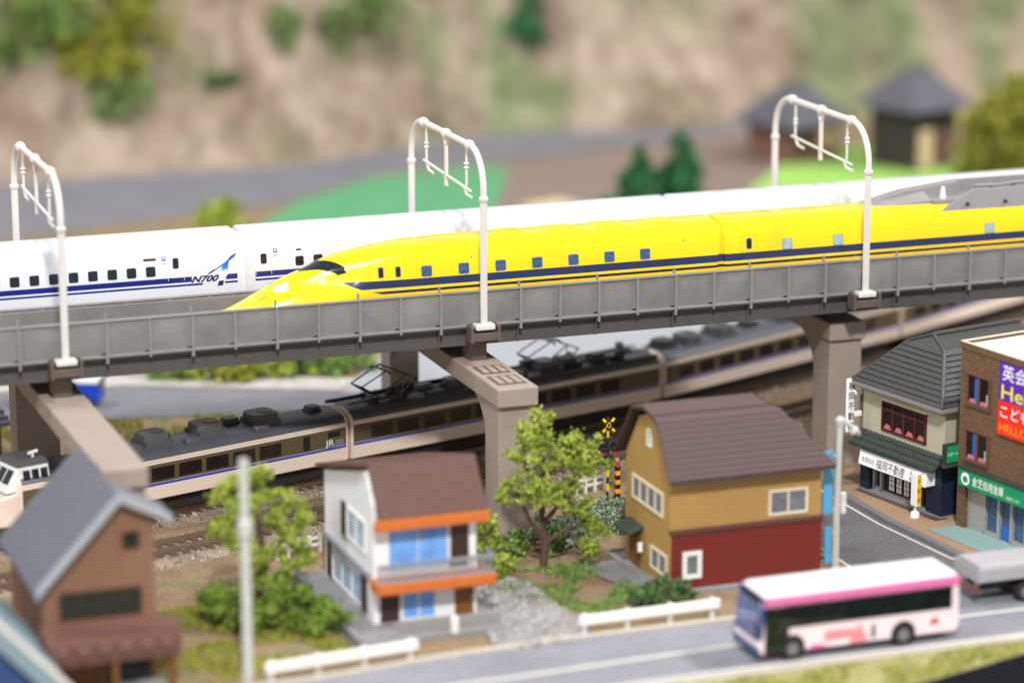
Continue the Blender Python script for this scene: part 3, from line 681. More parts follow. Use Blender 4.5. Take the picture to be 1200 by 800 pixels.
# ------------------------------------------------------------------ ground-level tracks
def path_point(off):
    # near side line of the beige train, moved sideways by off (+ = away from the camera)
    base = [(-300, -37), (-170, 4), (-112, 22), (-31, 47.5), (35, 66.5), (101, 88), (165, 114), (229, 142), (299, 176), (420, 240)]
    out = []
    for i, (x, y) in enumerate(base):
        a = Vector(base[max(i - 1, 0)]); c_ = Vector(base[min(i + 1, len(base) - 1)]); d_ = (c_ - a).normalized(); out.append((x - d_.y * off, y + d_.x * off))
    fx = [p[0] for p in out]; return out
def fine(pts, step=4.5):
    f = sm(pts); xs = []; x = pts[0][0]
    while x < pts[-1][0]:
        sl = (f(x + 1) - f(x - 1)) / 2; xs.append((x, f(x), math.atan(sl))); x += step / math.hypot(1, sl)
    return xs
def track(off, label):
    t_ = thing('railway_track', label, 'track', (0, 0, 0), 0, 'tracks on the ground')
    P = fine(path_point(off)); base = [(x, y) for x, y, a in P]
    bm_ = MB(); Ltop, Rtop = strip(base, 19, 1.4); Lb, Rb = strip(base, 29, -.2); k = len(P); V = Lb + Ltop + Rtop + Rb
    for q in range(3): bm_.add([], [])
    bm_.add(V, [(q * k + i, q * k + i + 1, (q + 1) * k + i + 1, (q + 1) * k + i) for q in range(3) for i in range(k - 1)])
    bm_.build('ballast_bed', M['ballast'], t_, fix=True)
    sl = MB().box(-1.1, 1.1, -8, 8, 1.2, 1.9).build('sleeper', M['sleeper'], t_, (P[0][0], P[0][1], 0), P[0][2])
    vis = [p for p in P if -190 < p[0] < 330]
    for x, y, a in vis: link('sleeper', sl.data, t_, (x, y, 0), a)
    for s_ in (-4.5, 4.5):
        r_ = MB(); pts = [(x - math.sin(a) * s_, y + math.cos(a) * s_) for x, y, a in P]; strip_solid(r_, pts, .75, 1.85, 3.5); r_.build('rail', M['rail_steel'], t_)
    rnd = random.Random(int(off) + 9); g = MB()      # loose stones
    for _ in range(5200):
        x, y, a = rnd.choice(vis); o_ = rnd.uniform(-14, 14); px_, py_ = x - math.sin(a) * o_ + rnd.uniform(-2.3, 2.3), y + math.cos(a) * o_
        z = 1.4 if abs(o_) < 9.5 else 1.4 - (abs(o_) - 9.5) * .32; r = rnd.uniform(.35, .75)
        V = [(px_ + r * math.cos(q) * rnd.uniform(.7, 1.2), py_ + r * math.sin(q) * rnd.uniform(.7, 1.2), z - .1) for q in (0.3, 2.4, 4.4)] + [(px_ + rnd.uniform(-.2, .2), py_ + rnd.uniform(-.2, .2), z + r * .9)]
        g.add(V, [(0, 1, 3), (1, 2, 3), (2, 0, 3)])
    o = g.build('loose_ballast', M['ballast_stone'], t_, fix=False); o['kind'] = 'stuff'
tb_ = NT('ballast_stone'); gg = tb_.node('ShaderNodeNewGeometry'); tb_.base(tb_.ramp(gg.outputs['Random Per Island'], [(0, (84, 62, 50)), (.4, (136, 112, 96)), (.75, (186, 174, 160)), (1, (214, 206, 196))])); M['ballast_stone'] = tb_.fin(.9, .2)
track(10, 'ballasted track under the beige and brown train')
track(-26, 'ballasted empty track in front of the beige train')
# ------------------------------------------------------------------ beige express train
def jr_car(x0, y0, ang, L, label, wins, units, doors=(), name='express_train_car'):
    "local x along the car from its left end, near side at local y = 0"
    c_ = thing(name, label, 'train car', (x0, y0, 0), ang, 'beige express train')
    q = MB(); q.prx([(0, 9.6), (0, 21), (.35, 23.2), (19.25, 23.2), (19.6, 21), (19.6, 9.6)], 0, L); q.build('body', M['jr_body'], c_, bevel=.25)
    arc = [(.25, 23.1), (.6, 24.0), (1.6, 25.0), (3.4, 25.9), (6.5, 26.6), (9.8, 26.8)]; sec = arc + [(19.6 - y, z) for y, z in reversed(arc[:-1])]
    q = MB(); q.prx(sec, -.05, L + .05); q.build('roof', M['jr_roof'], c_, smooth=True, ang=.5)
    q = MB(); q.box(-.25, L + .25, .05, 19.55, 22.2, 23.15); q.build('cantrail', M['jr_beige'], c_, bevel=.2)
    for a, b_ in wins:
        f_ = MB().box(a - .35, b_ + .35, -.14, .1, 15.7, 20.9).build('window', M['jr_olive'], c_, bevel=.1); MB().box(a, b_, -.2, .05, 16.1, 20.5).build('pane', M['pane_brown'], f_)
    for a, b_ in doors:
        f_ = MB().box(a, b_, -.1, .15, 15.4, 21.2).build('door', M['jr_olive'], c_, bevel=.1); MB().box(a + .6, b_ - .6, -.18, .1, 15.8, 20.8).build('pane', M['glass_dark'], f_)
    q = MB(); q.box(6, L - 6, 2.5, 17.1, 4.6, 9.7); q.build('underframe', M['under'], c_)
    bogies(c_, 0, L, 9.8, 3.5, 9.4)
    for k, (x, y, lx, ly, h, m_) in enumerate(units):
        z0 = 26.7 if 5 < y + ly / 2 < 15 else 25.6; u = MB(); ch = min(lx, ly) * .16
        u.box(x, x + lx, y, y + ly, z0 - 1.2, z0 + h * .35); u.hull([(x, y + ch, z0 + h * .35), (x + ch, y, z0 + h * .35), (x + lx - ch, y, z0 + h * .35), (x + lx, y + ch, z0 + h * .35), (x + lx, y + ly - ch, z0 + h * .35), (x + lx - ch, y + ly, z0 + h * .35), (x + ch, y + ly, z0 + h * .35), (x, y + ly - ch, z0 + h * .35)],
              [(x + .3, y + ch + .3, z0 + h), (x + ch + .3, y + .3, z0 + h), (x + lx - ch - .3, y + .3, z0 + h), (x + lx - .3, y + ch + .3, z0 + h), (x + lx - .3, y + ly - ch - .3, z0 + h), (x + lx - ch - .3, y + ly - .3, z0 + h), (x + ch + .3, y + ly - .3, z0 + h), (x + .3, y + ly - ch - .3, z0 + h)])
        nm = 'air_conditioner' if lx > 8 else 'roof_vent'
        o = u.build(nm, M[m_], c_, bevel=.2)
        if nm == 'air_conditioner': MB().tube([(x + lx * .68, y + ly / 2, z0 + h - .1), (x + lx * .68, y + ly / 2, z0 + h + .2)], ly * .26, 16).build('fan_grille', M['black_satin'], o)
    outer = [(-.1, 9.5), (-.1, 21.2), (.2, 23.3), (.55, 24.2), (1.6, 25.15), (3.4, 26.05), (6.5, 26.75), (13.1, 26.75), (16.2, 26.05), (18, 25.15), (19.05, 24.2), (19.4, 23.3), (19.7, 21.2), (19.7, 9.5)]
    for a, b_ in ((-.35, .7), (L - .5, L + .3)): MB().prx(outer, a, b_).build('end_frame', M['jr_beige'], c_, bevel=.2)
    g_ = MB(); g_.box(L, L + 1.6, 5.5, 14.1, 9.8, 22.5); g_.build('gangway', M['black_satin'], c_, bevel=.2)
    return c_
def pantograph(c_, x, y=9.8):
    p_ = MB(); z0 = 27.4
    p_.box(x - 7, x + 7, y - 5, y - 4, z0, z0 + .8); p_.box(x - 7, x + 7, y + 4, y + 5, z0, z0 + .8)
    for s_ in (-1, 1):
        p_.box(x + s_ * 6 - .5, x + s_ * 6 + .5, y - 5.5, y + 5.5, z0, z0 + .7)
        for e in (-1, 1):
            p_.tube([(x + s_ * 6, y + e * 4.5, z0 - 1), (x + s_ * 6, y + e * 4.5, z0 + .4)], .8, 8)
            p_.tube([(x + s_ * 4.5, y + e * 4.3, z0 + .6), (x + s_ * 11.5, y + e * 3.4, z0 + 5.2)], .28, 6)
            p_.tube([(x + s_ * 11.5, y + e * 3.4, z0 + 5.2), (x + s_ * 1.6, y + e * 3.6, z0 + 9.4)], .25, 6)
        p_.tube([(x + s_ * 11.5, y - 3.6, z0 + 5.2), (x + s_ * 11.5, y + 3.6, z0 + 5.2)], .25, 6)
        p_.tube([(x + s_ * 4.5, y - 4.3, z0 + .6), (x + s_ * 11.5, y + 3.4, z0 + 5.2)], .2, 6)
        p_.tube([(x + s_ * 1.6, y - 6.4, z0 + 9.0), (x + s_ * 1.6, y - 5, z0 + 9.8), (x + s_ * 1.6, y + 5, z0 + 9.8), (x + s_ * 1.6, y + 6.4, z0 + 9.0)], .38, 6)
    return p_.build('pantograph', M['black_satin'], c_)
def ang(a, b_): return math.atan2(b_[1] - a[1], b_[0] - a[0])
J = [(-154.4, 8.4), (-31.5, 48.2), (102, 87.2), (229.5, 143.5), (352, 207)]
wA = [(13.6 + 10.6 * k - 7.4, 13.6 + 10.6 * k + 1.4) for k in range(9)]
DX = -7.4
AA = ang(J[0], J[1]); LA = math.hypot(J[1][0] - J[0][0], J[1][1] - J[0][1]) - 2
ca = jr_car(*J[0], AA, LA, 'beige and brown express train leading car with raised driving cab', [(w0_, w1_) for w0_, w1_ in wA],
    [(u_[0] + DX,) + u_[1:] for u_ in [(49, 2.5, 6, 5, 2.0, 'jr_unit'), (57, 4.5, 10.5, 10, 3.2, 'jr_unit'), (71, 1.6, 6, 4, 1.6, 'jr_unit'), (78, 4.5, 10.5, 10, 3.2, 'jr_unit'), (92, 10.5, 6, 5, 2.0, 'black_satin'), (100, 4.5, 10.5, 10, 3.2, 'jr_unit'), (98, 1.2, 6, 3.2, 1.6, 'jr_unit'), (124, 7, 5, 5, 1.8, 'black_satin')]], doors=[(115.6 + DX, 119.6 + DX)])
for o in [c_ for c_ in ca.children if c_.name.startswith('window')][-1:]: pass
MB().box(126.5 + DX, 131.5 + DX, -.16, .1, 18.9, 20.7).build('destination_sign', M['ink'], ca)
text_on('lettering', 'JR', 3.0, lambda a, b_: (125.3 + DX + a, -.18, 16.0 + b_), M['print_white'], ca, width=3.6)
q = MB()
for k in range(4): q.box(129.5 + DX, 133.0 + DX, -.15, .02, 15.6 + .55 * k, 15.95 + .55 * k)
for k in range(2): q.box(125.3 + DX, 129 + DX, -.15, .02, 15.2 - .0 + .38 * k, 15.4 + .38 * k)
q.build('lettering', M['rail_grey'], ca)
# raised cab with its windows
q = MB(); q.hull([(-4.5, 1.2, 21), (11.5, .6, 21), (11.5, 19, 21), (-4.5, 18.4, 21)], [(.5, 2.2, 28.8), (11.5, 2.0, 28.8), (11.5, 17.6, 28.8), (.5, 17.4, 28.8)]); cb_ = q.build('cab', M['white_paint'], ca, bevel=.4)
q = MB(); q.hull([(.0, 1.9, 28.7), (12.2, 1.7, 28.7), (12.2, 17.9, 28.7), (.0, 17.7, 28.7)], [(2, 4.5, 30.4), (11.5, 4.5, 30.4), (11.5, 15, 30.4), (2, 15, 30.4)]); q.build('cab_roof', M['jr_unit'], cb_, bevel=.3)
for x in (2.0, 5.2, 8.4): MB().hull([(x, .85 + .0, 23.4), (x + 2.3, .78, 23.4), (x + 2.3, 1.52, 27.6), (x, 1.56, 27.6)], [(x, 1.6, 23.4), (x + 2.3, 1.6, 23.4), (x + 2.3, 2.2, 27.6), (x, 2.2, 27.6)]).build('cab_window', M['glass_dark'], cb_)
for y in (3.2, 7.6, 12.0): MB().hull([(-3.1, y, 23.6), (-3.1, y + 3.6, 23.6), (-.4, y + 3.6, 27.6), (-.4, y, 27.6)], [(-2.4, y, 23.6), (-2.4, y + 3.6, 23.6), (.3, y + 3.6, 27.6), (.3, y, 27.6)]).build('cab_window', M['glass_dark'], cb_)
q = MB(); q.tube([(8, 6, 30.3), (8, 6, 31.6)], .5, 8); q.tube([(6.4, 6, 31.7), (9.8, 6, 32.2)], .6, 8); q.build('horn', M['white_paint'], cb_)
q = MB(); q.hull([(0, .3, 9.6), (0, .3, 21.2), (0, 19.3, 21.2), (0, 19.3, 9.6)], [(-9, 3, 9.6), (-7, 3, 19.4), (-7, 16.6, 19.4), (-9, 16.6, 9.6)]); q.build('nose', M['jr_beige'], ca, bevel=.8)
LB = math.hypot(J[2][0] - J[1][0], J[2][1] - J[1][1]) - 2
cbx = jr_car(*J[1], ang(J[1], J[2]), LB, 'beige and brown express train car with raised pantograph near the joint', [(8 + 11.2 * k, 16.6 + 11.2 * k) for k in range(10)],
    [(44, 4.2, 7, 6, 3.4, 'jr_unit'), (54, 3.5, 9, 9, 2.6, 'black_satin'), (33, 8, 7, 4, 2.2, 'jr_unit'), (34, 2.2, 8, 3.6, 2.0, 'black_satin'), (85, 4, 8, 8, 3.6, 'jr_unit'), (96, 5, 7, 7, 3.0, 'black_satin'), (108, 3, 6, 5, 3.4, 'black_satin')])
q = MB(); q.box(1, LB - 1, .9, 1.5, 24.4, 26.6); q.box(1, LB - 1, 18.1, 18.7, 24.4, 26.6); q.build('roof_edge_rail', M['black_satin'], cbx)
pantograph(cbx, 20); pantograph(cbx, 92)
rnd = random.Random(5)
for k in range(22):
    x = rnd.uniform(3, LB - 8); y = rnd.uniform(2.5, 14); l = rnd.uniform(1.5, 5); h = rnd.uniform(1, 3.4)
    q = MB(); q.box(x, x + l, y, y + rnd.uniform(1.2, 3), 25.8, 26.6 + h)
    if k % 2: q.tube([(x + l / 2, y + .6, 26), (x + l / 2, y + .6, 28.2 + h)], .6, 8)
    q.build('roof_equipment', M['black_satin' if k % 3 else 'jr_unit'], cbx, bevel=.15)
for y in (5, 13): MB().tube([(2, y, 27.8), (40, y + 1, 28.2), (80, y - 1, 27.9), (LB - 2, y, 27.8)], .35, 6).build('roof_conduit', M['black_satin'], cbx)
LC = math.hypot(J[3][0] - J[2][0], J[3][1] - J[2][1]) - 2
cc = jr_car(*J[2], ang(J[2], J[3]), LC, 'beige express train car partly shaded behind the viaduct pier by the shop', [(8 + 11.2 * k, 16 + 11.2 * k) for k in range(10)],
    [(4, 5, 8, 8, 2.6, 'black_satin'), (16, 4, 9, 9, 2.8, 'jr_unit'), (34, 4, 10, 10, 3.0, 'jr_unit'), (52, 6, 7, 6, 2.0, 'black_satin'), (70, 4, 10, 10, 3.0, 'jr_unit'), (96, 4, 10, 10, 3.0, 'jr_unit')], doors=[(118, 122)])
LD = math.hypot(J[4][0] - J[3][0], J[4][1] - J[3][1]) - 2
jr_car(*J[3], ang(J[3], J[4]), LD, 'beige express train car emerging behind the shop roof', [(8 + 11.2 * k, 16 + 11.2 * k) for k in range(9)], [(10, 4, 10, 10, 3, 'jr_unit'), (44, 4, 10, 10, 3, 'jr_unit')])
for k, (jx, jy) in enumerate(J[1:4]):     # end hoods of the cars, paler than the sides
    pass
# ------------------------------------------------------------------ building helpers
def win_x(par, x, ya, yb, z0, z1, fr, gl, n=2, d=-1, rows=1, fw_=.5):
    "window on a wall whose outside looks to -x (d=-1)"
    f_ = MB(); o1 = x + d * .45; lo, hi = min(x - d * .3, o1), max(x - d * .3, o1)
    f_.box(lo, hi, ya, ya + fw_, z0, z1); f_.box(lo, hi, yb - fw_, yb, z0, z1); f_.box(lo, hi, ya + fw_, yb - fw_, z1 - fw_, z1); f_.box(lo, hi, ya + fw_, yb - fw_, z0, z0 + fw_)
    for k in range(1, n): y = ya + (yb - ya) * k / n; f_.box(lo, hi, y - fw_ * .35, y + fw_ * .35, z0 + fw_, z1 - fw_)
    for k in range(1, rows): z = z0 + (z1 - z0) * .68; f_.box(lo, hi - .05 if d > 0 else hi, ya + fw_, yb - fw_, z - fw_ * .35, z + fw_ * .35)
    f = f_.build('window', M[fr], par); g_ = MB()
    gl_lo, gl_hi = sorted((x - d * .3, x + d * .12)); g_.box(gl_lo, gl_hi, ya + fw_ * .9, yb - fw_ * .9, z0 + fw_ * .9, z1 - fw_ * .9); g_.build('pane', M[gl], f)
    return f
def win_y(par, y, xa, xb, z0, z1, fr, gl, n=2, fw_=.5):
    "window on a wall whose outside looks to -y"
    f_ = MB(); f_.box(xa, xa + fw_, y - .45, y + .3, z0, z1); f_.box(xb - fw_, xb, y - .45, y + .3, z0, z1); f_.box(xa + fw_, xb - fw_, y - .45, y + .3, z1 - fw_, z1); f_.box(xa + fw_, xb - fw_, y - .45, y + .3, z0, z0 + fw_)
    for k in range(1, n): x = xa + (xb - xa) * k / n; f_.box(x - fw_ * .35, x + fw_ * .35, y - .4, y + .3, z0 + fw_, z1 - fw_)
    f = f_.build('window', M[fr], par); MB().box(xa + fw_ * .9, xb - fw_ * .9, y - .12, y + .3, z0 + fw_ * .9, z1 - fw_ * .9).build('pane', M[gl], f)
    return f
# --- brown house with grey asymmetric roof
h = thing('house', 'brown house with grey ribbed roof and big dark window over a canopy', 'house', (-157, -103, 0))
ox, oy = -155, -103
def L_(x, y): return x - ox, y - oy
q = MB(); q.pry([(-171 - ox, -1), (-149.02 - ox, -1), (-149.02 - ox, 54.2), (-171 - ox, 29.6)], -120 - oy, -72 - oy); q.pry([(-149 - ox, -1), (-139 - ox, -1), (-139 - ox, 49.2), (-149 - ox, 54.2)], -120 - oy, -112 - oy); q.build('wall', M['h1_wall'], h, bevel=.2)
q = MB(); a = (-149 - ox, 55.6); l = (-173.6 - ox, 29.4); th = 1.2
q.hull([(l[0], -123.2 - oy, l[1]), (a[0], -123.2 - oy, a[1]), (a[0], -123.2 - oy, a[1] + th), (l[0], -123.2 - oy, l[1] + th)], [(l[0], -69.4 - oy, l[1]), (a[0], -69.4 - oy, a[1]), (a[0], -69.4 - oy, a[1] + th), (l[0], -69.4 - oy, l[1] + th)])
rf = q.build('roof', M['h1_roof'], h)
ds = Vector((a[0] - l[0], 0, a[1] - l[1])); nn = Vector((-ds.z, 0, ds.x)).normalized()
rib = MB()                                                     # one seam of the metal roof, repeated
p0 = Vector((l[0], 0, l[1] + th)) ; p1 = Vector((a[0], 0, a[1] + th))
rib.hull([p0 + Vector((0, -.3, 0)), p0 + Vector((0, .3, 0)), p0 + nn * .5 + Vector((0, .3, 0)), p0 + nn * .5 + Vector((0, -.3, 0))], [p1 + Vector((0, -.3, 0)), p1 + Vector((0, .3, 0)), p1 + nn * .5 + Vector((0, .3, 0)), p1 + nn * .5 + Vector((0, -.3, 0))])
r0 = rib.build('seam', M['h1_roof'], rf, (0, -121.6 - oy, 0))
for k in range(1, 23): link('seam', r0.data, rf, (0, -121.6 - oy + 2.35 * k, 0))
r_ = (-134.4 - ox, 48.2); q = MB(); q.hull([(a[0], -123.2 - oy, a[1]), (r_[0], -123.2 - oy, r_[1]), (r_[0], -123.2 - oy, r_[1] + th), (a[0], -123.2 - oy, a[1] + th)], [(a[0], -109 - oy, a[1]), (r_[0], -109 - oy, r_[1]), (r_[0], -109 - oy, r_[1] + th), (a[0], -109 - oy, a[1] + th)]); q.build('roof', M['h1_roof'], h)
q = MB(); yb = -123.3 - oy
for (pa, pb) in ((l, a), (a, r_)): q.hull([(pa[0], yb - .5, pa[1] - .8), (pb[0], yb - .5, pb[1] - .8), (pb[0], yb - .5, pb[1] + th + .5), (pa[0], yb - .5, pa[1] + th + .5)], [(pa[0], yb + 1.2, pa[1] - .8), (pb[0], yb + 1.2, pb[1] - .8), (pb[0], yb + 1.2, pb[1] + th + .5), (pa[0], yb + 1.2, pa[1] + th + .5)])
q.build('barge_board', M['h1_trim'], h)
win_y(h, -120 - oy, -166.5 - ox, -143 - ox, 21, 29, 'dark_frame', 'glass_dark', 4); win_y(h, -120 - oy, -148 - ox, -143.2 - ox, 40.2, 45, 'dark_frame', 'glass_dark', 2)
q = MB(); q.hull([(-172 - ox, -130 - oy, 10.5), (-134 - ox, -130 - oy, 10.5), (-134 - ox, -130 - oy, 17.2), (-172 - ox, -130 - oy, 17.2)], [(-172 - ox, -120 - oy, 12), (-134 - ox, -120 - oy, 12), (-134 - ox, -120 - oy, 20), (-172 - ox, -120 - oy, 20)]); cn = q.build('canopy', M['h1_canopy'], h, bevel=.4)
for k in range(6): MB().tube([(-168 - ox + 6 * k, -130.1 - oy, 14), (-168 - ox + 6 * k, -130.8 - oy, 14)], [2.2, 1.4], 12).build('canopy_boss', M['h1_canopy'], cn, smooth=True)
for x in (-170, -153, -136.5): MB().box(x - .8 - ox, x + .8 - ox, -129.4 - oy, -127.8 - oy, -.5, 11).build('post', M['door_brown'], h)
MB().box(-163 - ox, -156 - ox, -120.4 - oy, -119.6 - oy, 0, 11).build('door', M['door_brown'], h); MB().box(-153 - ox, -141 - ox, -120.4 - oy, -119.6 - oy, 1.5, 10).build('window', M['glass_dark'], h)
MB().box(-152 - ox, -138 - ox, -131 - oy, -120 - oy, -.5, 1).build('doorstep', M['base_grey'], h)
# --- white house with orange balconies
h = thing('house', 'white two storey house with orange balcony edges and blue curtains', 'house', (-55, -78, 0)); ox, oy = -55, -78
MB().box(-78.5 - ox, -33.5 - ox, -114.5 - oy, -43 - oy, -.5, 1.6).build('plinth', M['base_grey'], h, bevel=.2)
MB().box(-80 - ox, -78 - ox, -115.5 - oy, -42 - oy, -.5, 3.4).build('boundary_wall', M['base_grey'], h, bevel=.2)
gable = [(-48.5 - oy, 1.5), (-99 - oy, 1.5), (-99 - oy, 38.4), (-92 - oy, 47.2), (-48.5 - oy, 36.0)]
MB().prx(gable, -70 - ox, -37.6 - ox).build('wall', M['h2_wall'], h, bevel=.2)
q = MB(); q.prx([(-103 - oy, 34.3), (-92 - oy, 48.2), (-92 - oy, 49.4), (-103.6 - oy, 35.3)], -69.4 - ox, -35.6 - ox); q.build('roof', M['h2_roof'], h)
q = MB(); q.prx([(-92 - oy, 48.2), (-45.5 - oy, 36.2), (-45.5 - oy, 37.4), (-92 - oy, 49.45)], -72 - ox, -35.6 - ox); q.build('roof', M['h2_roof'], h)
MB().box(-70.6 - ox, -35.2 - ox, -104.4 - oy, -101.8 - oy, 31.6, 34.9).build('fascia', M['orange'], h, bevel=.25)
b_ = MB(); b_.box(-71 - ox, -33.6 - ox, -106.5 - oy, -98.8 - oy, 12.6, 16.0); bal = b_.build('balcony', M['orange'], h, bevel=.3)
q = MB(); q.box(-70.6 - ox, -34 - ox, -106 - oy, -105.2 - oy, 20.8, 21.8); q.box(-70.6 - ox, -34 - ox, -106 - oy, -105.2 - oy, 16, 16.8); q.box(-34.8 - ox, -34 - ox, -105.2 - oy, -99 - oy, 20.8, 21.8); q.build('handrail', M['rail_grey'], bal)
s0 = MB().box(-.42, .42, -.3, .3, 16.6, 21).build('baluster', M['rail_grey'], bal, (-70 - ox, -105.6 - oy, 0))
for k in range(1, 20): link('baluster', s0.data, bal, (-70 - ox + 1.8 * k, -105.6 - oy, 0))
def fill(nm, xa, xb, z0, z1, m_): return MB().box(xa - ox, xb - ox, -99.35 - oy, -98.7 - oy, z0, z1).build(nm, M[m_], h)
w_ = win_y(h, -99 - oy, -65.5 - ox, -46.5 - ox, 17.5, 33, 'white_paint', 'curtain_blue', 2, .4); fill('shutter', -45.8, -40, 17, 32.5, 'dark_frame')
fill('shutter', -68, -62, 2, 12, 'dark_frame'); win_y(h, -99 - oy, -61.5 - ox, -50.5 - ox, 1.8, 12.2, 'white_paint', 'curtain_blue', 2, .6); dr = fill('door', -44.5, -38.6, 1.8, 12.4, 'door_brown')
MB().box(-39.7 - ox, -39.2 - ox, -99.8 - oy, -99.2 - oy, 6, 7.4).build('handle', M['aluminium'], dr)
q = MB(); q.box(-68 - ox, -34.4 - ox, -113 - oy, -112.2 - oy, 5.4, 6.2); q.box(-68 - ox, -34.4 - ox, -113 - oy, -112.2 - oy, 1.6, 2.4); fe = q.build('porch_fence', M['aluminium'], h)
s0 = MB().box(-.35, .35, -.3, .3, 2.3, 5.5).build('baluster', M['aluminium'], fe, (-67.5 - ox, -112.6 - oy, 0))
for k in range(1, 23):
    if k not in (11, 12): link('baluster', s0.data, fe, (-67.5 - ox + 1.48 * k, -112.6 - oy, 0))
MB().tube([(-49.5 - ox, -113.4 - oy, 1.5), (-49.5 - ox, -113.4 - oy, 5.6), (-49.5 - ox, -113.4 - oy, 6.8)], [1.2, 1.2, .3], 12).build('gate_lamp', M['white_paint'], h, smooth=True)
win_x(h, -70 - ox, -92 - oy, -73 - oy, 21.4, 31.4, 'white_paint', 'pane_sky', 2, fw_=.6); MB().box(-70.6 - ox, -69.6 - ox, -73 - oy, -68 - oy, 21, 31.6).build('shutter', M['dark_frame'], h); win_x(h, -70 - ox, -88 - oy, -57 - oy, 3.4, 14, 'white_paint', 'pane_sky', 3, fw_=.6)
for a_, b_ in ((-57, -52), (-92.5, -88)): MB().box(-70.6 - ox, -69.6 - ox, a_ - oy, b_ - oy, 3, 14.4).build('shutter', M['dark_frame'], h)
MB().box(-71.4 - ox, -70 - ox, -96 - oy, -50 - oy, 15.4, 16.6).build('hood_mould', M['rail_grey'], h)
# --- mustard house
h = thing('house', 'mustard yellow house with brown gambrel roof and dark red front wall', 'house', (51, -79, 0)); ox, oy = 51, -79
MB().box(22 - ox, 80 - ox, -101 - oy, -56 - oy, -.5, 1.0).build('plinth', M['base_grey'], h, bevel=.2)
prof = [(-98 - oy, .9), (-98 - oy, 37.6), (-90 - oy, 50.2), (-81 - oy, 53.2), (-72 - oy, 50.2), (-61.5 - oy, 36.5), (-61.5 - oy, .9)]
MB().prx(prof, 26 - ox, 62 - ox).build('wall', M['h3_wall'], h, bevel=.2)
MB().box(61.8 - ox, 77.2 - ox, -97.97 - oy, -61.5 - oy, .9, 38).build('wall', M['h3_wall'], h, bevel=.2)
MB().box(26.3 - ox, 77.4 - ox, -98.5 - oy, -97 - oy, .9, 18.6).build('red_cladding', M['h3_red'], h, bevel=.15)
MB().box(25.8 - ox, 77.8 - ox, -99.0 - oy, -97 - oy, 18.7, 20.2).build('string_course', M['h3_trim'], h, bevel=.2)
rp = [(-102.6, 37.2), (-91.2, 54.0), (-81, 56.0), (-71.2, 54.0), (-57.4, 36.2)]; xl, xe = 23.6, 80.2
xr = [80.2, 65.5, 61, 65.5, 80.2]
q = MB(); A_ = [(xl - ox, y - oy, z) for y, z in rp] + [(xl - ox, y - oy, z - 1.5) for y, z in reversed(rp)]; B_ = [(x - ox, y - oy, z) for (y, z), x in zip(rp, xr)] + [(x - ox - .3, y - oy, z - 1.5) for (y, z), x in reversed(list(zip(rp, xr)))]
q.hull(A_, B_); q.add([(x - ox + .02, y - oy, z) for (y, z), x in zip(rp, xr)], [(0, 1, 2, 3, 4)]); q.add([(x - ox - .3, y - oy, z - 1.5) for (y, z), x in zip(rp, xr)], [(0, 1, 2, 3, 4)])
rf = q.build('roof', M['h3_roof'], h, bevel=.35)
# shingle courses on the front slope, each lapping the one below
for k in range(16):
    t0, t1 = k / 16, (k + 1) / 16 + .006; P = []
    for t_, o_ in ((t0, .26), (t1, .1)):
        y = -102.6 + 11.4 * t_; z = 37.2 + 16.8 * t_; xb_ = 80.2 - 14.7 * t_; P.append(((xl - ox, y - oy - o_ * .83, z + o_ * .56), (xb_ - ox, y - oy - o_ * .83, z + o_ * .56), (xb_ - ox, y - oy + .3, z - .2), (xl - ox, y - oy + .3, z - .2)))
    MB().hull(P[0], P[1]).build('shingle_course', M['h3_roof'], rf)
win_x(h, 26 - ox, -82.6 - oy, -79.4 - oy, 42.6, 48.2, 'white_paint', 'glass_grey', 1, fw_=.7); win_x(h, 26 - ox, -92.5 - oy, -67.5 - oy, 22.6, 30.6, 'frame_cream', 'glass_grey', 4, fw_=.9); win_x(h, 26 - ox, -96 - oy, -83 - oy, 4.2, 11.4, 'frame_cream', 'glass_grey', 2, fw_=.8)
dr = MB().box(25.5 - ox, 26.3 - ox, -74.5 - oy, -66 - oy, 1, 12).build('door', M['door_brown'], h); MB().box(25.2 - ox, 25.6 - ox, -74 - oy, -73.4 - oy, 5.5, 7).build('handle', M['aluminium'], dr)
q = MB(); q.hull([(20.5 - ox, -77 - oy, 12.8), (20.5 - ox, -64.5 - oy, 12.8), (20.5 - ox, -64.5 - oy, 13.6), (20.5 - ox, -77 - oy, 13.6)], [(26 - ox, -77 - oy, 14.6), (26 - ox, -64.5 - oy, 14.6), (26 - ox, -64.5 - oy, 15.6), (26 - ox, -77 - oy, 15.6)]); q.build('porch_roof', M['tile_green'], h, bevel=.2)
MB().tube([(24.6 - ox, -77.5 - oy, 7.6), (24.6 - ox, -77.5 - oy, 10.4)], .9, 10).build('wall_lamp', M['white_paint'], h); MB().box(24.6 - ox, 26 - ox, -77.9 - oy, -77.1 - oy, 8.6, 9.2).build('lamp_arm', M['black'], h)
win_y(h, -98 - oy, 59 - ox, 72.5 - ox, 21.4, 29.8, 'frame_cream', 'glass_grey', 2, .9); win_y(h, -98.5 - oy, 30 - ox, 36.4 - ox, 4.2, 13, 'white_paint', 'glass_grey', 1, 1.4)
sheet('house_path', [(8, -66), (24, -62), (24, -76), (21, -100.8), (13, -82)], .5, M['base_grey'])
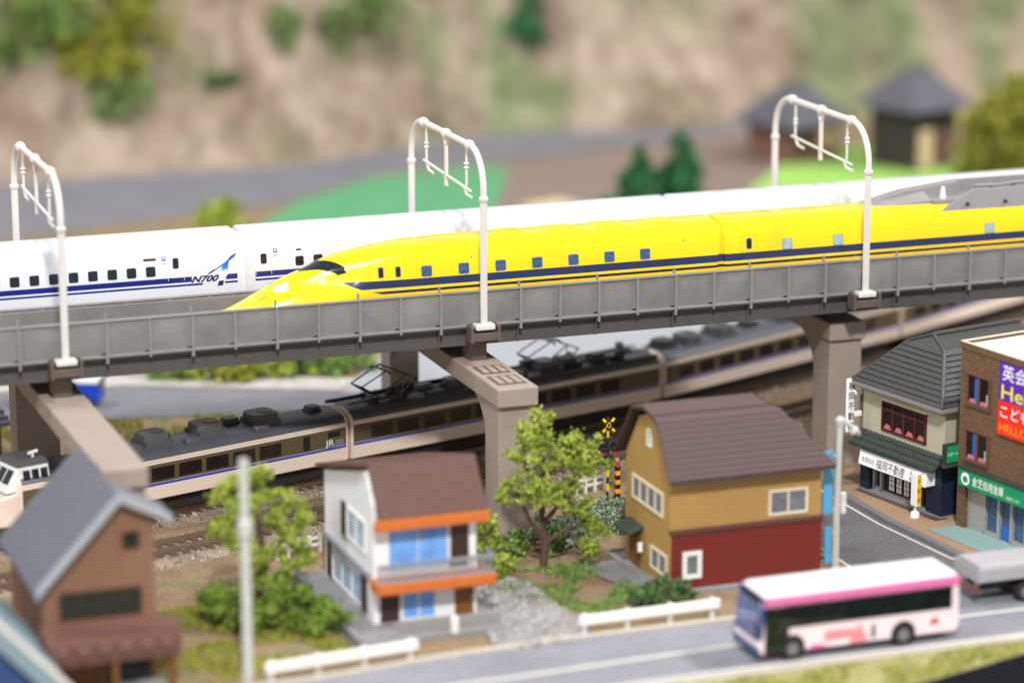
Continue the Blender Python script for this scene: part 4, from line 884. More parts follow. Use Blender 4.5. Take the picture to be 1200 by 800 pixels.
# --- pale blue roof in the corner
h = thing('house', 'house with pale grey blue roof edge and navy gable, mostly cut off', 'house', (-190, -130, 0))
CX0, CZ0, CX1, CZ1 = -193.0, 35.1, -173.0, 13.3; sl = (CZ1 - CZ0) / (CX1 - CX0); gx = lambda x: CZ0 + (x - CX0) * sl
xa_, xb_ = CX0 - 26, CX1 + 1; o_ = (-190, -130)
q = MB(); q.pry([(xa_ - o_[0], -1), (xb_ - 4 - o_[0], -1), (xb_ - 4 - o_[0], gx(xb_ - 4) - 9), (xa_ - o_[0], gx(xa_) - 9)], -17, 30); q.build('wall', M['bus_navy'], h)
q = MB(); q.hull([(xa_ - o_[0], -20, gx(xa_) - 8), (xb_ - o_[0], -20, gx(xb_) - 8), (xb_ - o_[0], -20, gx(xb_)), (xa_ - o_[0], -20, gx(xa_))], [(xa_ - o_[0], 34, gx(xa_) - 8), (xb_ - o_[0], 34, gx(xb_) - 8), (xb_ - o_[0], 34, gx(xb_)), (xa_ - o_[0], 34, gx(xa_))]); q.build('roof', M['roof_pale'], h, bevel=.5)
q = MB(); q.hull([(xa_ - o_[0], -20.6, gx(xa_) - 1.6), (xb_ - o_[0] + .6, -20.6, gx(xb_) - 1.6), (xb_ - o_[0] + .6, -20.6, gx(xb_) + .5), (xa_ - o_[0], -20.6, gx(xa_) + .5)], [(xa_ - o_[0], -19.4, gx(xa_) - 1.6), (xb_ - o_[0] + .6, -19.4, gx(xb_) - 1.6), (xb_ - o_[0] + .6, -19.4, gx(xb_) + .5), (xa_ - o_[0], -19.4, gx(xa_) + .5)]); q.build('barge_board', M['dirty_white'], h)
# ------------------------------------------------------------------ shop with grey tiled hip roof (local: front at x=0 looking to -x, y from 0 (far) to -42 (near))
sa = math.atan2(9.2, 41.7); SR = sa
sp = thing('shop', 'two storey shop with grey hipped tile roof and white signs', 'shop', (130.7, -19.3, 1.4), SR)
MB().box(0, 46, -42.6, 0, 17, 38.6).build('upper_wall', M['shop_wall'], sp, bevel=.15)
for a, b_ in ((-4.6, 0), (-42.6, -35.2)): MB().box(-.6, 6, a, b_, 0, 17.2).build('pier', M['blue_tile'], sp)
MB().box(6, 46, -42.5, -.1, 0, 17.2).build('lower_wall', M['blue_tile'], sp); MB().box(-.4, 6, -35.3, -4.5, 13.2, 17.1).build('lintel', M['blue_tile'], sp)
MB().box(-1.2, 46.5, -43, .4, -.6, .7).build('plinth', M['base_grey'], sp)
sf = MB(); 
for y in (-5.4, -9.2, -29.6, -34.9): sf.box(1.0, 2.4, y - .5, y + .5, .6, 13.4)
sf.box(1.0, 2.4, -9, -5, .7, 2.2); sf.box(1.0, 2.4, -29.8, -8.6, .6, 1.6); sf.build('shopfront_frame', M['aluminium'], sp)
sg = MB().box(2.2, 2.6, -34.6, -5, .7, 13.3).build('shop_glass', M['glass_dark'], sp)
for y in (-14.5, -18.4, -22.3):
    f_ = MB(); f_.box(1.6, 2.1, y - 1.55, y + 1.55, 1.5, 13.2); d_ = f_.build('door_leaf', M['black_satin'], sp); g_ = MB()
    for r in range(6):
        for s_ in (-.72, .72): g_.box(1.45, 1.62, y + s_ - .5, y + s_ + .5, 2.4 + 1.8 * r, 3.9 + 1.8 * r)
    g_.build('paper_panel', M['white_paint'], d_)
wn = MB()
ya, yb, z0, z1 = -33.6, -10.4, 23.2, 33.8
for (a, b_, c_, d_) in ((ya, ya + .8, z0, z1), (yb - .8, yb, z0, z1), (ya, yb, z1 - .8, z1), (ya, yb, z0, z0 + .9), (ya, yb, 30.4, 31.2)): wn.box(-.55, .3, a, b_, c_, d_)
for k in range(1, 4): y = ya + (yb - ya) * k / 4; wn.box(-.5, .3, y - .4, y + .4, z0 + .8, z1 - .8)
fw2 = wn.build('window', M['shop_frame'], sp)
for k in range(4):
    y = ya + (yb - ya) * (k + .5) / 4; MB().box(-.18, .3, y - 2.5, y + 2.5, z0 + .8, z1 - .8).build('pane', M['pane_brown'], fw2)
    MB().hull([(-.35, y - 1.9, z0 + .9), (-.35, y + 1.9, z0 + .9), (-.35, y + .6, z0 + 2.6), (-.35, y - 1.3, z0 + 2.3)], [(-.1, y - 1.9, z0 + .9), (-.1, y + 1.9, z0 + .9), (-.1, y + .6, z0 + 2.6), (-.1, y - 1.3, z0 + 2.3)]).build('curtain', M['blind_pink'], fw2)
MB().box(-.8, .1, ya - .3, yb + .3, z1, z1 + .5).build('window_head', M['frame_cream'], sp)
MB().box(-1, -.0, -38, -2, 38.6, 38.6 + .1) 
# hip roof in courses
E1, E2 = (-3.6, 2.6), (-3.6, -45.2); zt_, ze = 53.6, 38.4
def roof_pt(t_, side):                       # front slope, side 0 far / 1 near
    x = -3.6 + 12.6 * t_; yf = 2.6 - 14.6 * t_; yn = -45.2 + 14.6 * t_; z = ze + (zt_ - ze) * t_
    return (x, yf if side == 0 else yn, z)
rc = MB(); F0, F1 = roof_pt(0, 0), roof_pt(0, 1); T0, T1 = roof_pt(1, 0), roof_pt(1, 1); bx = 50
rc.add([F0, F1, T1, T0, (bx, 2.6, ze), (bx, -45.2, ze), (bx, T1[1], zt_), (bx, T0[1], zt_), (T0[0] + 3, -21.3, 57), (bx, -21.3, 57), (F0[0], F0[1], ze - 1.2), (F1[0], F1[1], ze - 1.2), (bx, -45.2, ze - 1.2), (bx, 2.6, ze - 1.2)],
       [(0, 1, 2, 3), (1, 5, 6, 2), (0, 3, 7, 4), (2, 6, 9, 8), (3, 8, 9, 7), (3, 2, 8), (4, 7, 9, 6, 5), (0, 10, 11, 1), (1, 11, 12, 5), (4, 13, 10, 0), (10, 13, 12, 11), (5, 12, 13, 4)])
rf = rc.build('roof', M['shingle'], sp)
NC = 10
for k in range(NC):
    t0, t1 = k / NC, (k + 1) / NC + .008; lo = .6; hi = .08; nx_, nz_ = -(zt_ - ze), 12.6; nl = math.hypot(nx_, nz_); nx_ /= nl; nz_ /= nl
    a, b_ = roof_pt(t0, 0), roof_pt(t0, 1); c_, d_ = roof_pt(t1, 1), roof_pt(t1, 0)
    up_ = lambda p, o_: (p[0] + nx_ * o_, p[1], p[2] + nz_ * o_)
    MB().hull([up_(a, lo), up_(b_, lo), up_(b_, -.3), up_(a, -.3)], [up_(d_, hi), up_(c_, hi), up_(c_, -.3), up_(d_, -.3)]).build('tile_course', M['shingle'], rf)
    # near side slope
    my, mz = -(zt_ - ze), 14.6; ml = math.hypot(my, mz); my /= ml; mz /= ml; uq = lambda p, o_: (p[0], p[1] + my * o_, p[2] + mz * o_)
    MB().hull([uq(b_, lo), uq((bx, b_[1], b_[2]), lo), uq((bx, b_[1], b_[2]), -.3), uq(b_, -.3)], [uq(c_, hi), uq((bx, c_[1], c_[2]), hi), uq((bx, c_[1], c_[2]), -.3), uq(c_, -.3)]).build('tile_course', M['shingle'], rf)
MB().tube([roof_pt(0, 1), roof_pt(1, 1), (T0[0] + 3, -21.3, 57.2)], .75, 8).build('hip_ridge', M['shingle'], rf); MB().tube([roof_pt(0, 0), roof_pt(1, 0), (T0[0] + 3, -21.3, 57.2)], .6, 8).build('hip_ridge', M['shingle'], rf)
MB().tube([(T0[0] + 3, -21.3, 57.2), (bx, -21.3, 57.2)], .9, 8).build('ridge_cap', M['shingle'], rf)
q = MB(); q.box(-4.2, -3.4, -45.6, 3.0, ze - 1.3, ze + .1); q.box(-3.6, bx, -46, -45.1, ze - 1.3, ze + .1); q.build('gutter', M['base_grey'], sp, bevel=.15)
MB().box(-2.8, 47, -44.6, 2.2, ze - 2, ze - .9).build('soffit', M['shop_wall'], sp)
# green tiled awning over the shopfront
aw = MB(); aw.hull([(-5.4, .8, 16.4), (-5.4, -43.4, 16.4), (-5.4, -43.4, 17.1), (-5.4, .8, 17.1)], [(0, .8, 20.6), (0, -43.4, 20.6), (0, -43.4, 21.4), (0, .8, 21.4)]); awn = aw.build('tiled_awning', M['tile_green'], sp)
tl0 = MB(); 
for r in range(3):
    xa, xb_ = -5.5 + 1.85 * r, -5.5 + 1.85 * (r + 1) + .25; za, zb_ = 17.0 + 1.47 * r, 17.0 + 1.47 * (r + 1)
    tl0.tube([(xa, 0, za + .25), (xb_, 0, zb_ - .05)], [.62, .5], 8)
tl0 = tl0.build('tile_row', M['tile_green'], awn, (0, 0, 0))
for k in range(1, 28): link('tile_row', tl0.data, awn, (0, -1.58 * k, 0))
# signs of the shop
sgn = MB(); sgn.hull([(-5.2, -4.2, 10.6), (-5.2, -39.4, 10.6), (-4.4, -39.4, 15.6), (-4.4, -4.2, 15.6)], [(-.5, -4.2, 10.6), (-.5, -39.4, 10.6), (-.5, -39.4, 15.6), (-.5, -4.2, 15.6)]); sb = sgn.build('fascia_sign', M['sign_white'], sp, bevel=.3)
def on_sign(y0, z0): return lambda a, b_: (-5.3 + (z0 + b_ - 10.6) * .16, y0 + 2 - a, z0 - .5 + b_)
text_on('lettering', '有限会社', 2.0, on_sign(-8.0, 12.5), M['ink'], sb, width=6.6)
text_on('lettering', '福岡不動産', 3.5, on_sign(-15.6, 12.0), M['ink'], sb, width=15.0, bold=.015)
text_on('lettering', '本社', 1.6, on_sign(-33.0, 13.6), M['ink'], sb, width=3.6); text_on('lettering', '営業', 1.6, on_sign(-33.0, 11.8), M['ink'], sb, width=3.6)
pj = MB(); pj.box(-5.6, -2.4, 1.6, 2.9, 20, 39.0); pz = pj.build('projecting_sign', M['sign_white'], sp, bevel=.45)
for zz in (25.4, 33.2): MB().box(-2.6, .4, 1.0, 2.2, zz, zz + 1.8).build('sign_bracket', M['sign_white'], pz, bevel=.2)
for k, chh in enumerate('福岡不動産'): text_on('lettering', chh, 2.9, (lambda k: lambda a, b_: (-4.0 + a, 1.5, 35.4 - 3.55 * k + b_))(k), M['ink'], pz, center=True, bold=.015)
# the free-standing yellow lamp sign
st_ = thing('standing_sign', 'white standing sign with yellow and red panel before the shop door', 'sign', (132.2, -56.5, 1.45), SR)
MB().tube([(0, 0, 0), (0, 0, 1.6), (0, 0, 2.0)], [1.6, 1.5, 1.2], 14).build('base', M['sign_white'], st_, smooth=True); MB().tube([(0, 0, 1.8), (0, 0, 4.2)], .5, 8).build('stem', M['sign_white'], st_)
MB().box(-1.1, 1.1, -1.7, 1.4, 4, 15.6).build('cabinet', M['sign_white'], st_, bevel=.3); MB().box(-.85, .85, -1.79, -1.6, 4.6, 15.0).build('panel', M['crossing_yellow'], st_)
for k, chh in enumerate('不動産'): text_on('lettering', chh, 2.0, (lambda k: lambda a, b_: (a, -1.83, 11.8 - 3.1 * k + b_))(k), M['red_print'], st_, center=True)
# ------------------------------------------------------------------ brick office
bo = thing('brick_building', 'brown brick building with flat white roof, green sign and purple banner', 'building', (140.6, -69.4, 1.4), math.atan2(6.3, 32))
MB().box(0, 48, -66, 0, 17.5, 60.4).build('wall', M['brick_face'], bo)
for a, b_ in ((-4.2, 0), (-66, -40)): MB().box(0, 48, a, b_, 0, 17.5).build('wall', M['brick_face'], bo)
MB().box(3.5, 48, -40, -4.2, 0, 17.5).build('wall', M['shop_wall'], bo)
q = MB(); q.box(-.4, 48.4, -.6, .4, 60.4, 62.6); q.box(-.4, .6, -66, -.6, 60.4, 62.6); q.box(47.4, 48.4, -66, -.6, 60.4, 62.6); q.build('roof_parapet', M['brick_face'], bo)
MB().box(.6, 47.4, -66, -.6, 60.3, 61.6).build('roof', M['roof_white'], bo); MB().box(-.3, 48.3, -.5, .3, 62.6, 62.9).build('coping', M['frame_cream'], bo); MB().box(-.3, .5, -66, -.5, 62.6, 62.9).build('coping', M['frame_cream'], bo)
MB().box(8, 40, -40, -10, 61.5, 63.4).build('roof_slab', M['roof_white'], bo, bevel=.3)
for zz in (24.6, 43.4):
    f_ = MB(); f_.box(-.8, .4, -15.6, -3.0, zz - 1.2, zz); f_.box(-.5, .4, -15.2, -14.4, zz, zz + 9); f_.box(-.5, .4, -4.2, -3.4, zz, zz + 9); f_.box(-.6, .4, -15.4, -3.2, zz + 9, zz + 9.8); f_.box(-.35, .4, -9.8, -8.9, zz, zz + 9); f = f_.build('window', M['shop_frame'] if False else M['h1_canopy'], bo)
    MB().box(-.1, .3, -14.4, -9.6, zz, zz + 9).build('pane', M['pane_brown'], f); MB().box(-.1, .3, -9.0, -4.2, zz, zz + 9).build('pane', M['pane_brown'], f)
    MB().box(-.3, -.1, -8.8, -7.4, zz + .6, zz + 8.4).build('blind', M['blue_print'], f); MB().box(-.3, -.1, -14.2, -13.2, zz + .6, zz + 4).build('blind', M['pave_teal'], f)
    for y in (-12, -6.6): MB().hull([(-.4, y - 1.8, zz), (-.4, y + 1.8, zz), (-.4, y + 1.2, zz + 1.3), (-.4, y - 1.2, zz + 1.3)], [(-.12, y - 1.8, zz), (-.12, y + 1.8, zz), (-.12, y + 1.2, zz + 1.3), (-.12, y - 1.2, zz + 1.3)]).build('curtain', M['blind_pink'], f)
# entrance
en = MB(); 
for y in (-4.8, -12.4, -19.6, -26, -33): en.box(1.2, 2.6, y - .6, y + .6, 0, 15.4)
en.box(1.2, 2.6, -19, -12.4, 0, 1.6); en.box(1.2, 2.6, -33, -26, 0, 1.6); en.build('entrance_frame', M['aluminium'], bo)
MB().box(1.5, 3.0, -12, -4.4, 0, 15.4).build('entrance_panel', M['aluminium'], bo); MB().box(2.4, 3.4, -39, -12, 0, 15.4).build('entrance_glass', M['glass_blue'], bo); MB().box(1.9, 2.5, -25, -20.6, .2, 5).build('poster', M['blue_print'], bo)
gs = MB().box(-2.4, .2, -36.6, -3.2, 15.2, 21.0).build('fascia_sign', M['sign_green'], bo, bevel=.3)
MB().box(-2.6, .2, -36.8, -3.0, 21.0, 21.9).build('sign_hood', M['tile_green'], gs)
on = lambda y0, z0: (lambda a, b_: (-2.46, y0 - a, z0 + b_))
MB().tube([(-2.42, -6.9, 18.1), (-2.5, -6.9, 18.1)], 2.1, 20).build('emblem', M['print_white'], gs); MB().hull([(-2.56, -6.0, 17.0), (-2.56, -7.9, 17.0), (-2.56, -8.2, 18.4), (-2.56, -6.9, 19.2), (-2.56, -5.6, 18.4)], [(-2.49, -6.0, 17.0), (-2.49, -7.9, 17.0), (-2.49, -8.2, 18.4), (-2.49, -6.9, 19.2), (-2.49, -5.6, 18.4)]).build('emblem', M['sign_green'], gs)
text_on('lettering', '倉芝信用金庫', 3.4, on(-10.4, 16.9), M['print_white'], gs, width=15.6, bold=.02); text_on('lettering', '本町センター', 1.5, on(-27.4, 16.4), M['print_white'], gs, width=7)
sq = MB().box(-5.2, .6, .5, 1.6, 25.6, 31.2)
vs_ = thing('shop_sign', 'small square green sign between the shop and the brick building', 'sign', (140.6, -69.4, 1.4), math.atan2(6.3, 32))
MB().box(-5.2, .9, .2, 2.2, 21.4, 28.2).build('cabinet', M['black_satin'], vs_, bevel=.3); MB().box(-4.6, .3, .06, .3, 22.0, 27.6).build('panel', M['sign_green'], vs_); text_on('lettering', 'レポート', 1.6, lambda a, b_: (-2.15 + a, 0.02, 24.2 + b_), M['print_white'], vs_, center=True, width=4.2); MB().box(.6, 2, .6, 1.8, 24, 25).build('bracket', M['black_satin'], vs_)
# banner on the facade
bn = MB().box(-.9, .1, -64, -20.2, 47.6, 60.0).build('banner', M['sign_purple'], bo); b2 = MB().box(-1.05, .1, -64, -20.0, 36.4, 47.6).build('banner', M['sign_red'], bo)
o3 = lambda y0, z0, x=-.96: (lambda a, b_: (x, y0 - a, z0 + b_))
text_on('lettering', '英会話教室', 5.6, o3(-21.6, 55.0), M['print_white'], bn, width=30, bold=.03); text_on('lettering', 'Hello!', 6.8, o3(-21.4, 48.4), M['print_yellow'], bn, width=22, bold=.08)
text_on('lettering', 'こども英会話', 4.6, o3(-21.4, 42.6, -1.1), M['print_white'], b2, width=30, bold=.03); text_on('lettering', 'HELLO KIDS', 4.0, o3(-21.2, 37.6, -1.1), M['print_orange'], b2, width=24, bold=.03)
# ------------------------------------------------------------------ vehicles
def wheel(par, x, y0, y1, r, z=None):
    z = r if z is None else z
    ty = MB().tube([(x, y0, z), (x, y0 + .3, z), (x, y1 - .3, z), (x, y1, z)], [r - .35, r, r, r - .35], 20).build('wheel', M['tyre'], par, smooth=True)
    q = MB(); q.tube([(x, y0 - .15, z), (x, y0 + .2, z)], [r * .56, r * .6], 16); q.tube([(x, y1 - .2, z), (x, y1 + .15, z)], [r * .6, r * .56], 16); q.tube([(x, y0 - .3, z), (x, y0, z)], [r * .2, r * .26], 10); q.build('hub', M['hub_grey'], ty, smooth=True)
bus = thing('bus', 'pink and white city bus with dark windows on the front road', 'bus', (57, -158.6, .45)); bl, br, by0, by1 = -32.4, 32.6, -8.3, 8.3
xz = [(bl + .6, 2.2), (br - .2, 2.2), (br, 3.4), (br - .2, 18.6), (br - .9, 19.6), (bl + 2.6, 19.8), (bl + 1.4, 18.9), (bl, 9.0), (bl, 3.6)]
MB().pry(xz, by0, by1).build('body', M['pink_pale'], bus, bevel=.7)
MB().pry([(br + .1, 16.4), (br - .2, 19.5), (bl + 2.1, 19.5), (bl + 1.3, 16.4)], by0 - .22, by1 + .22).build('roof_band', M['pink'], bus, bevel=.5)
rf = MB(); rf.hull([(bl + 2.2, by0 + .3, 19.2), (br - .6, by0 + .3, 19.2), (br - .6, by1 - .3, 19.2), (bl + 2.2, by1 - .3, 19.2)], [(bl + 3.4, by0 + 1.4, 20.5), (br - 1.6, by0 + 1.4, 20.5), (br - 1.6, by1 - 1.4, 20.5), (bl + 3.4, by1 - 1.4, 20.5)]); rf.build('roof', M['white_gloss'], bus, bevel=.3)
MB().box(-10, 14, -5, 5, 20.4, 21.3).build('roof_unit', M['white_gloss'], bus, bevel=.4)
g_ = MB(); g_.box(bl + 8.2, br - 2.6, by0 - .16, by1 + .16, 9.6, 16.5); sg_ = g_.build('side_glass', M['bus_glass'], bus, bevel=.2)
for x in (-16, -5, 6, 17): MB().box(x - .18, x + .18, by0 - .22, by0 - .1, 9.8, 16.3).build('window_bar', M['ink'], sg_)
dr = MB().box(bl + 2.0, bl + 9.6, by0 - .2, by0 + .5, 2.6, 16.4).build('door', M['ink'], bus); MB().box(bl + 2.5, bl + 5.6, by0 - .26, by0, 3.4, 15.8).build('pane', M['bus_glass'], dr); MB().box(bl + 6.0, bl + 9.1, by0 - .26, by0, 3.4, 15.8).build('pane', M['bus_glass'], dr)
MB().hull([(bl - .3, by0 - .1, 6.6), (bl - .3, by1 + .1, 6.6), (bl + 1.5, by1 + .1, 19.4), (bl + 1.5, by0 - .1, 19.4)], [(bl + 1.2, by0 - .1, 6.6), (bl + 1.2, by1 + .1, 6.6), (bl + 3.0, by1 + .1, 19.4), (bl + 3.0, by0 - .1, 19.4)]).build('front_surround', M['bus_navy'], bus, bevel=.3)
MB().hull([(bl - .45, by0 + .7, 7.6), (bl - .45, by1 - .7, 7.6), (bl + .95, by1 - .8, 17.2), (bl + .95, by0 + .8, 17.2)], [(bl + .5, by0 + .5, 7.6), (bl + .5, by1 - .5, 7.6), (bl + 2, by1 - .6, 17.2), (bl + 2, by0 + .6, 17.2)]).build('windscreen', M['windscreen'], bus, bevel=.15)
MB().hull([(bl + .9, by0 + 1.2, 17.4), (bl + .9, by1 - 1.2, 17.4), (bl + 1.2, by1 - 1.5, 19.0), (bl + 1.2, by0 + 1.5, 19.0)], [(bl + 2.2, by0 + 1.2, 17.4), (bl + 2.2, by1 - 1.2, 17.4), (bl + 2.2, by1 - 1.5, 19.0), (bl + 2.2, by0 + 1.5, 19.0)]).build('destination_sign', M['ink'], bus)
MB().box(bl - .3, bl + 1.4, by0 + .1, by1 - .1, 2.0, 4.6).build('bumper', M['bus_navy'], bus, bevel=.4); MB().box(br - 1.0, br + .2, by0 + .1, by1 - .1, 2.0, 4.2).build('bumper', M['bus_navy'], bus, bevel=.4)
for y in (-6.2, 6.2): MB().tube([(bl - .35, y, 5.6), (bl + .2, y, 5.6)], .9, 12).build('headlight', M['white_gloss'], bus)
MB().box(br - .5, br + .12, -7.2, 7.2, 9, 16.6).build('rear_panel', M['pink'], bus)
MB().box(bl - 1.6, bl - .7, by0 - 1.3, by0 - .5, 9.5, 12.6).build('mirror', M['ink'], bus, bevel=.2); MB().tube([(bl - 1.2, by0 - .9, 12.4), (bl - .6, by0 - .6, 14.6), (bl + .8, by0 + .3, 15.2)], .2, 6).build('mirror_arm', M['ink'], bus)
for x in (-21.5, 14.2):
    MB().tube([(x, by0 - .12, 3.6), (x, by0 + .6, 3.6)], 4.0, 24).build('wheel_arch', M['ink'], bus)
    wheel(bus, x, by0 - .3, by0 + 2.2, 3.2); wheel(bus, x, by1 - 2.2, by1 + .1, 3.2)
def sidep(nm, pts, m_, off=.1): return MB().pry(pts, by0 - off, by0 + .2).build(nm, M[m_], bus)
sidep('side_graphic', [(-11.6, 4.2), (-1.4, 4.6), (-1.2, 7.2), (-11.0, 7.4)], 'pink_print'); sidep('side_graphic', [(-3.6, 2.8), (2.6, 2.8), (1.6, 5.6), (.0, 8.8), (-1.2, 6.0)], 'pink_print', .14); sidep('side_graphic', [(-16.4, 2.5), (-10, 2.5), (-12, 3.6), (-15, 4.0)], 'pink'); sidep('side_graphic', [(3.4, 3.6), (5.4, 3.6), (5.2, 7.6), (3.8, 7.6)], 'kerb_grey'); sidep('side_graphic', [(22.5, 5.6), (24.6, 5.2), (26.0, 6.4), (24.2, 7.4)], 'red_print')
sidep('side_graphic', [(-9, 2.6), (-4, 2.6), (-5, 4.0), (-8, 4.2)], 'white_gloss', .13)
# flatbed truck
tr = thing('truck', 'grey flatbed truck behind the bus, cut off by the right edge', 'truck', (131, -136, .4))
MB().box(-22, 34, -7.6, 7.6, 7.8, 9.0).build('bed', M['truck_grey'], tr, bevel=.2)
for y in (-7.9, 7.3): MB().box(-22, 34, y, y + .6, 7.6, 11.6).build('side_board', M['truck_grey'], tr, bevel=.15)
MB().box(-22.6, -22, -7.9, 7.9, 7.4, 11.6).build('tailgate', M['truck_grey'], tr, bevel=.15)
q = MB(); q.hull([(-21.8, -7.2, 11.2), (34, -7.2, 11.2), (34, 7.2, 11.2), (-21.8, 7.2, 11.2)], [(-21.8, -6.6, 12.6), (34, -6.6, 12.6), (34, 6.6, 12.6), (-21.8, 6.6, 12.6)]); q.build('tarpaulin', M['truck_grey'], tr, bevel=.5)
MB().box(-20, 54, -4, 4, 4, 7.9).build('chassis', M['black'], tr); MB().box(36, 52, -7.8, 7.8, 4, 20).build('cab', M['white_paint'], tr, bevel=.8); MB().box(51.6, 52.3, -6.8, 6.8, 12, 18).build('windscreen', M['glass_dark'], tr)
for y in (-6.4, 6.4): MB().box(-22.9, -22.2, y - 1, y + 1, 5.6, 7.2).build('tail_lamp', M['far_red'], tr)
MB().box(-22.8, -21.6, -7, 7, 4.4, 5.4).build('bumper', M['far_red'], tr)
for x in (-6, 2, 42):
    wheel(tr, x, -7.8, -5.2, 3.0); wheel(tr, x, 5.2, 7.8, 3.0)
# blue and white truck on the back road
bt = thing('truck', 'small blue and white truck parked on the road behind the viaduct', 'truck', (-103, 190, .3), math.radians(-25))
MB().box(6, 14.6, -6.2, 6.2, 2.2, 11.4).build('cab', M['truck_blue'], bt, bevel=.8); MB().box(5.8, 14.7, -6.4, 6.4, 9.4, 12).build('cab_roof', M['white_paint'], bt, bevel=.8); MB().box(14.3, 14.9, -5.4, 5.4, 6.8, 10.8).build('windscreen', M['glass_dark'], bt); MB().box(-18, 5.6, -6.8, 6.8, 4.2, 14).build('box_body', M['white_paint'], bt, bevel=.3); MB().box(-18.1, 5.7, -6.95, 6.95, 8, 10.4).build('side_stripe', M['truck_blue'], bt); MB().box(-18, 13, -3, 3, 2, 4.3).build('chassis', M['black'], bt)
for x in (-12, 10.4): wheel(bt, x, -6.6, -4.4, 2.5); wheel(bt, x, 4.4, 6.6, 2.5)
# ------------------------------------------------------------------ street furniture
def guard(x0, y0, x1, y1, label):
    a = math.atan2(y1 - y0, x1 - x0); L = math.hypot(x1 - x0, y1 - y0); g = thing('guard_rail', label, 'guard rail', (x0, y0, 0), a, 'roadside guard rails')
    MB().prx([(-.5, 3.2), (-.9, 3.8), (-.5, 4.6), (-.9, 5.4), (-.5, 6.2), (.3, 6.2), (.3, 3.2)], 0, L).build('beam', M['white_paint'], g, bevel=.15)
    n_ = max(2, int(L / 10)); p_ = MB().tube([(0, .7, -.5), (0, .7, 6.4)], .7, 10).build('post', M['white_paint'], g, (2, 0, 0))
    for k in range(1, n_): link('post', p_.data, g, (2 + (L - 4) * k / (n_ - 1), 0, 0))
guard(-113, -133.4, -66, -128.4, 'white guard rail before the white house with orange balconies'); guard(-14.6, -125.4, 31, -124.6, 'white guard rail before the mustard house and green bush')
lp = thing('street_lamp', 'grey street lamp with pale blue banners beside the mustard house', 'street lamp', (84, -95, 0))
MB().tube([(0, 0, -.5), (0, 0, 20), (.6, 0, 49)], [1.25, 1.1, .95], 12).build('pole', M['pole_grey'], lp, smooth=True); MB().tube([(.4, 0, 47.5), (2.4, 0, 48.6), (5.6, 0, 45.6)], .8, 8).build('arm', M['pole_grey'], lp, smooth=True)
q = MB(); q.tube([(4.6, 0, 46.2), (5.4, 0, 45.4), (7.4, 0, 44.0)], [.9, 1.7, .6], 10); q.build('lamp_head', M['pole_grey'], lp, smooth=True); q = MB(); q.tube([(.2, 0, 50.4), (.6, 0, 49.6), (.6, 0, 47.4)], [.4, 1.6, 1.2], 10); q.build('pole_cap', M['pole_grey'], lp, smooth=True)
for z0, z1, w__ in ((19, 39.5, 2.6), (2.5, 14.6, 1.8)):
    MB().box(-4.6 + (2.6 - w__), -1.5, -.3, .3, z0, z1).build('banner', M['sky_blue'], lp, bevel=.2); MB().box(-2, 0, -.3, .3, z1 - 2, z1 - 1.3).build('banner_arm', M['pole_grey'], lp); MB().box(-2, 0, -.3, .3, z0 + 1, z0 + 1.7).build('banner_arm', M['pole_grey'], lp)
MB().box(1.4, 3.2, -.8, .8, 18.5, 25.6).build('control_box', M['dirty_white'], lp, bevel=.4); MB().box(.4, 1.8, -.3, .3, 21, 22).build('box_arm', M['pole_grey'], lp)
up_ = thing('utility_pole', 'tall grey utility pole in front of the leafy tree', 'pole', (-117.4, -131, 0))
MB().tube([(0, 0, -.5), (0, 0, 66)], [1.6, 1.35], 12).build('pole', M['pole_grey'], up_, smooth=True); MB().tube([(0, 0, 43.5), (0, 0, 44), (0, 0, 48), (0, 0, 48.6)], [1.4, 2.2, 2.2, 1.4], 12).build('clamp', M['pole_grey'], up_, smooth=True)
# level crossing signal
cr = thing('crossing_signal', 'yellow and black level crossing signal with crossed boards', 'crossing signal', (44.2, -.6, 0))
q = MB()
MB().tube([(0, 0, -.5), (0, 0, 30)], .45, 8).build('post', M['black_satin'], cr)
for z in (4, 9, 22.6): MB().tube([(0, 0, z), (0, 0, z + 2.6)], .5, 8).build('yellow_band', M['crossing_yellow'], cr)
for s_ in (-1, 1):
    a = Vector((s_ * 2.1, -.75, 25.0)); b_ = Vector((-s_ * 2.1, -.75, 29.6)); dv = (b_ - a).normalized(); nv = Vector((-dv.z, 0, dv.x)) * .45; yo = Vector((0, .3 + .2 * s_, 0))
    q = MB().hull([a + nv - yo * .3, a - nv - yo * .3, b_ - nv - yo * .3, b_ + nv - yo * .3], [a + nv + Vector((0, .3, 0)) - yo * .3, a - nv + Vector((0, .3, 0)) - yo * .3, b_ - nv + Vector((0, .3, 0)) - yo * .3, b_ + nv + Vector((0, .3, 0)) - yo * .3]); cx_ = q.build('cross_board', M['crossing_yellow'], cr)
    for t_ in (.3, .5, .7):
        c_ = a.lerp(b_, t_); h_ = dv * .35; z_ = Vector((0, -.12, 0)) - yo * .3
        MB().hull([c_ + nv + h_ + z_, c_ + nv - h_ + z_, c_ - nv - h_ + z_, c_ - nv + h_ + z_], [c_ + nv + h_ + z_ * .1, c_ + nv - h_ + z_ * .1, c_ - nv - h_ + z_ * .1, c_ - nv + h_ + z_ * .1]).build('black_band', M['ink'], cx_)
MB().box(-3, 3, -1.0, .6, 18.6, 19.6).build('lamp_bar', M['black_satin'], cr)
for x in (-2.2, 2.2):
    MB().tube([(x, -.9, 19.6), (x, -.6, 19.6)], 1.9, 16).build('lamp_shield', M['black'], cr); MB().tube([(x, -1.5, 17.4), (x, -.6, 17.4)], .55, 12).build('lamp', M['red_print'], cr)
for z in (13, 15.4, 21.4): MB().box(-1.4, 1.4, -1.1, 1.0, z, z + 1.6).build('equipment_box', M['black_satin'], cr, bevel=.2)
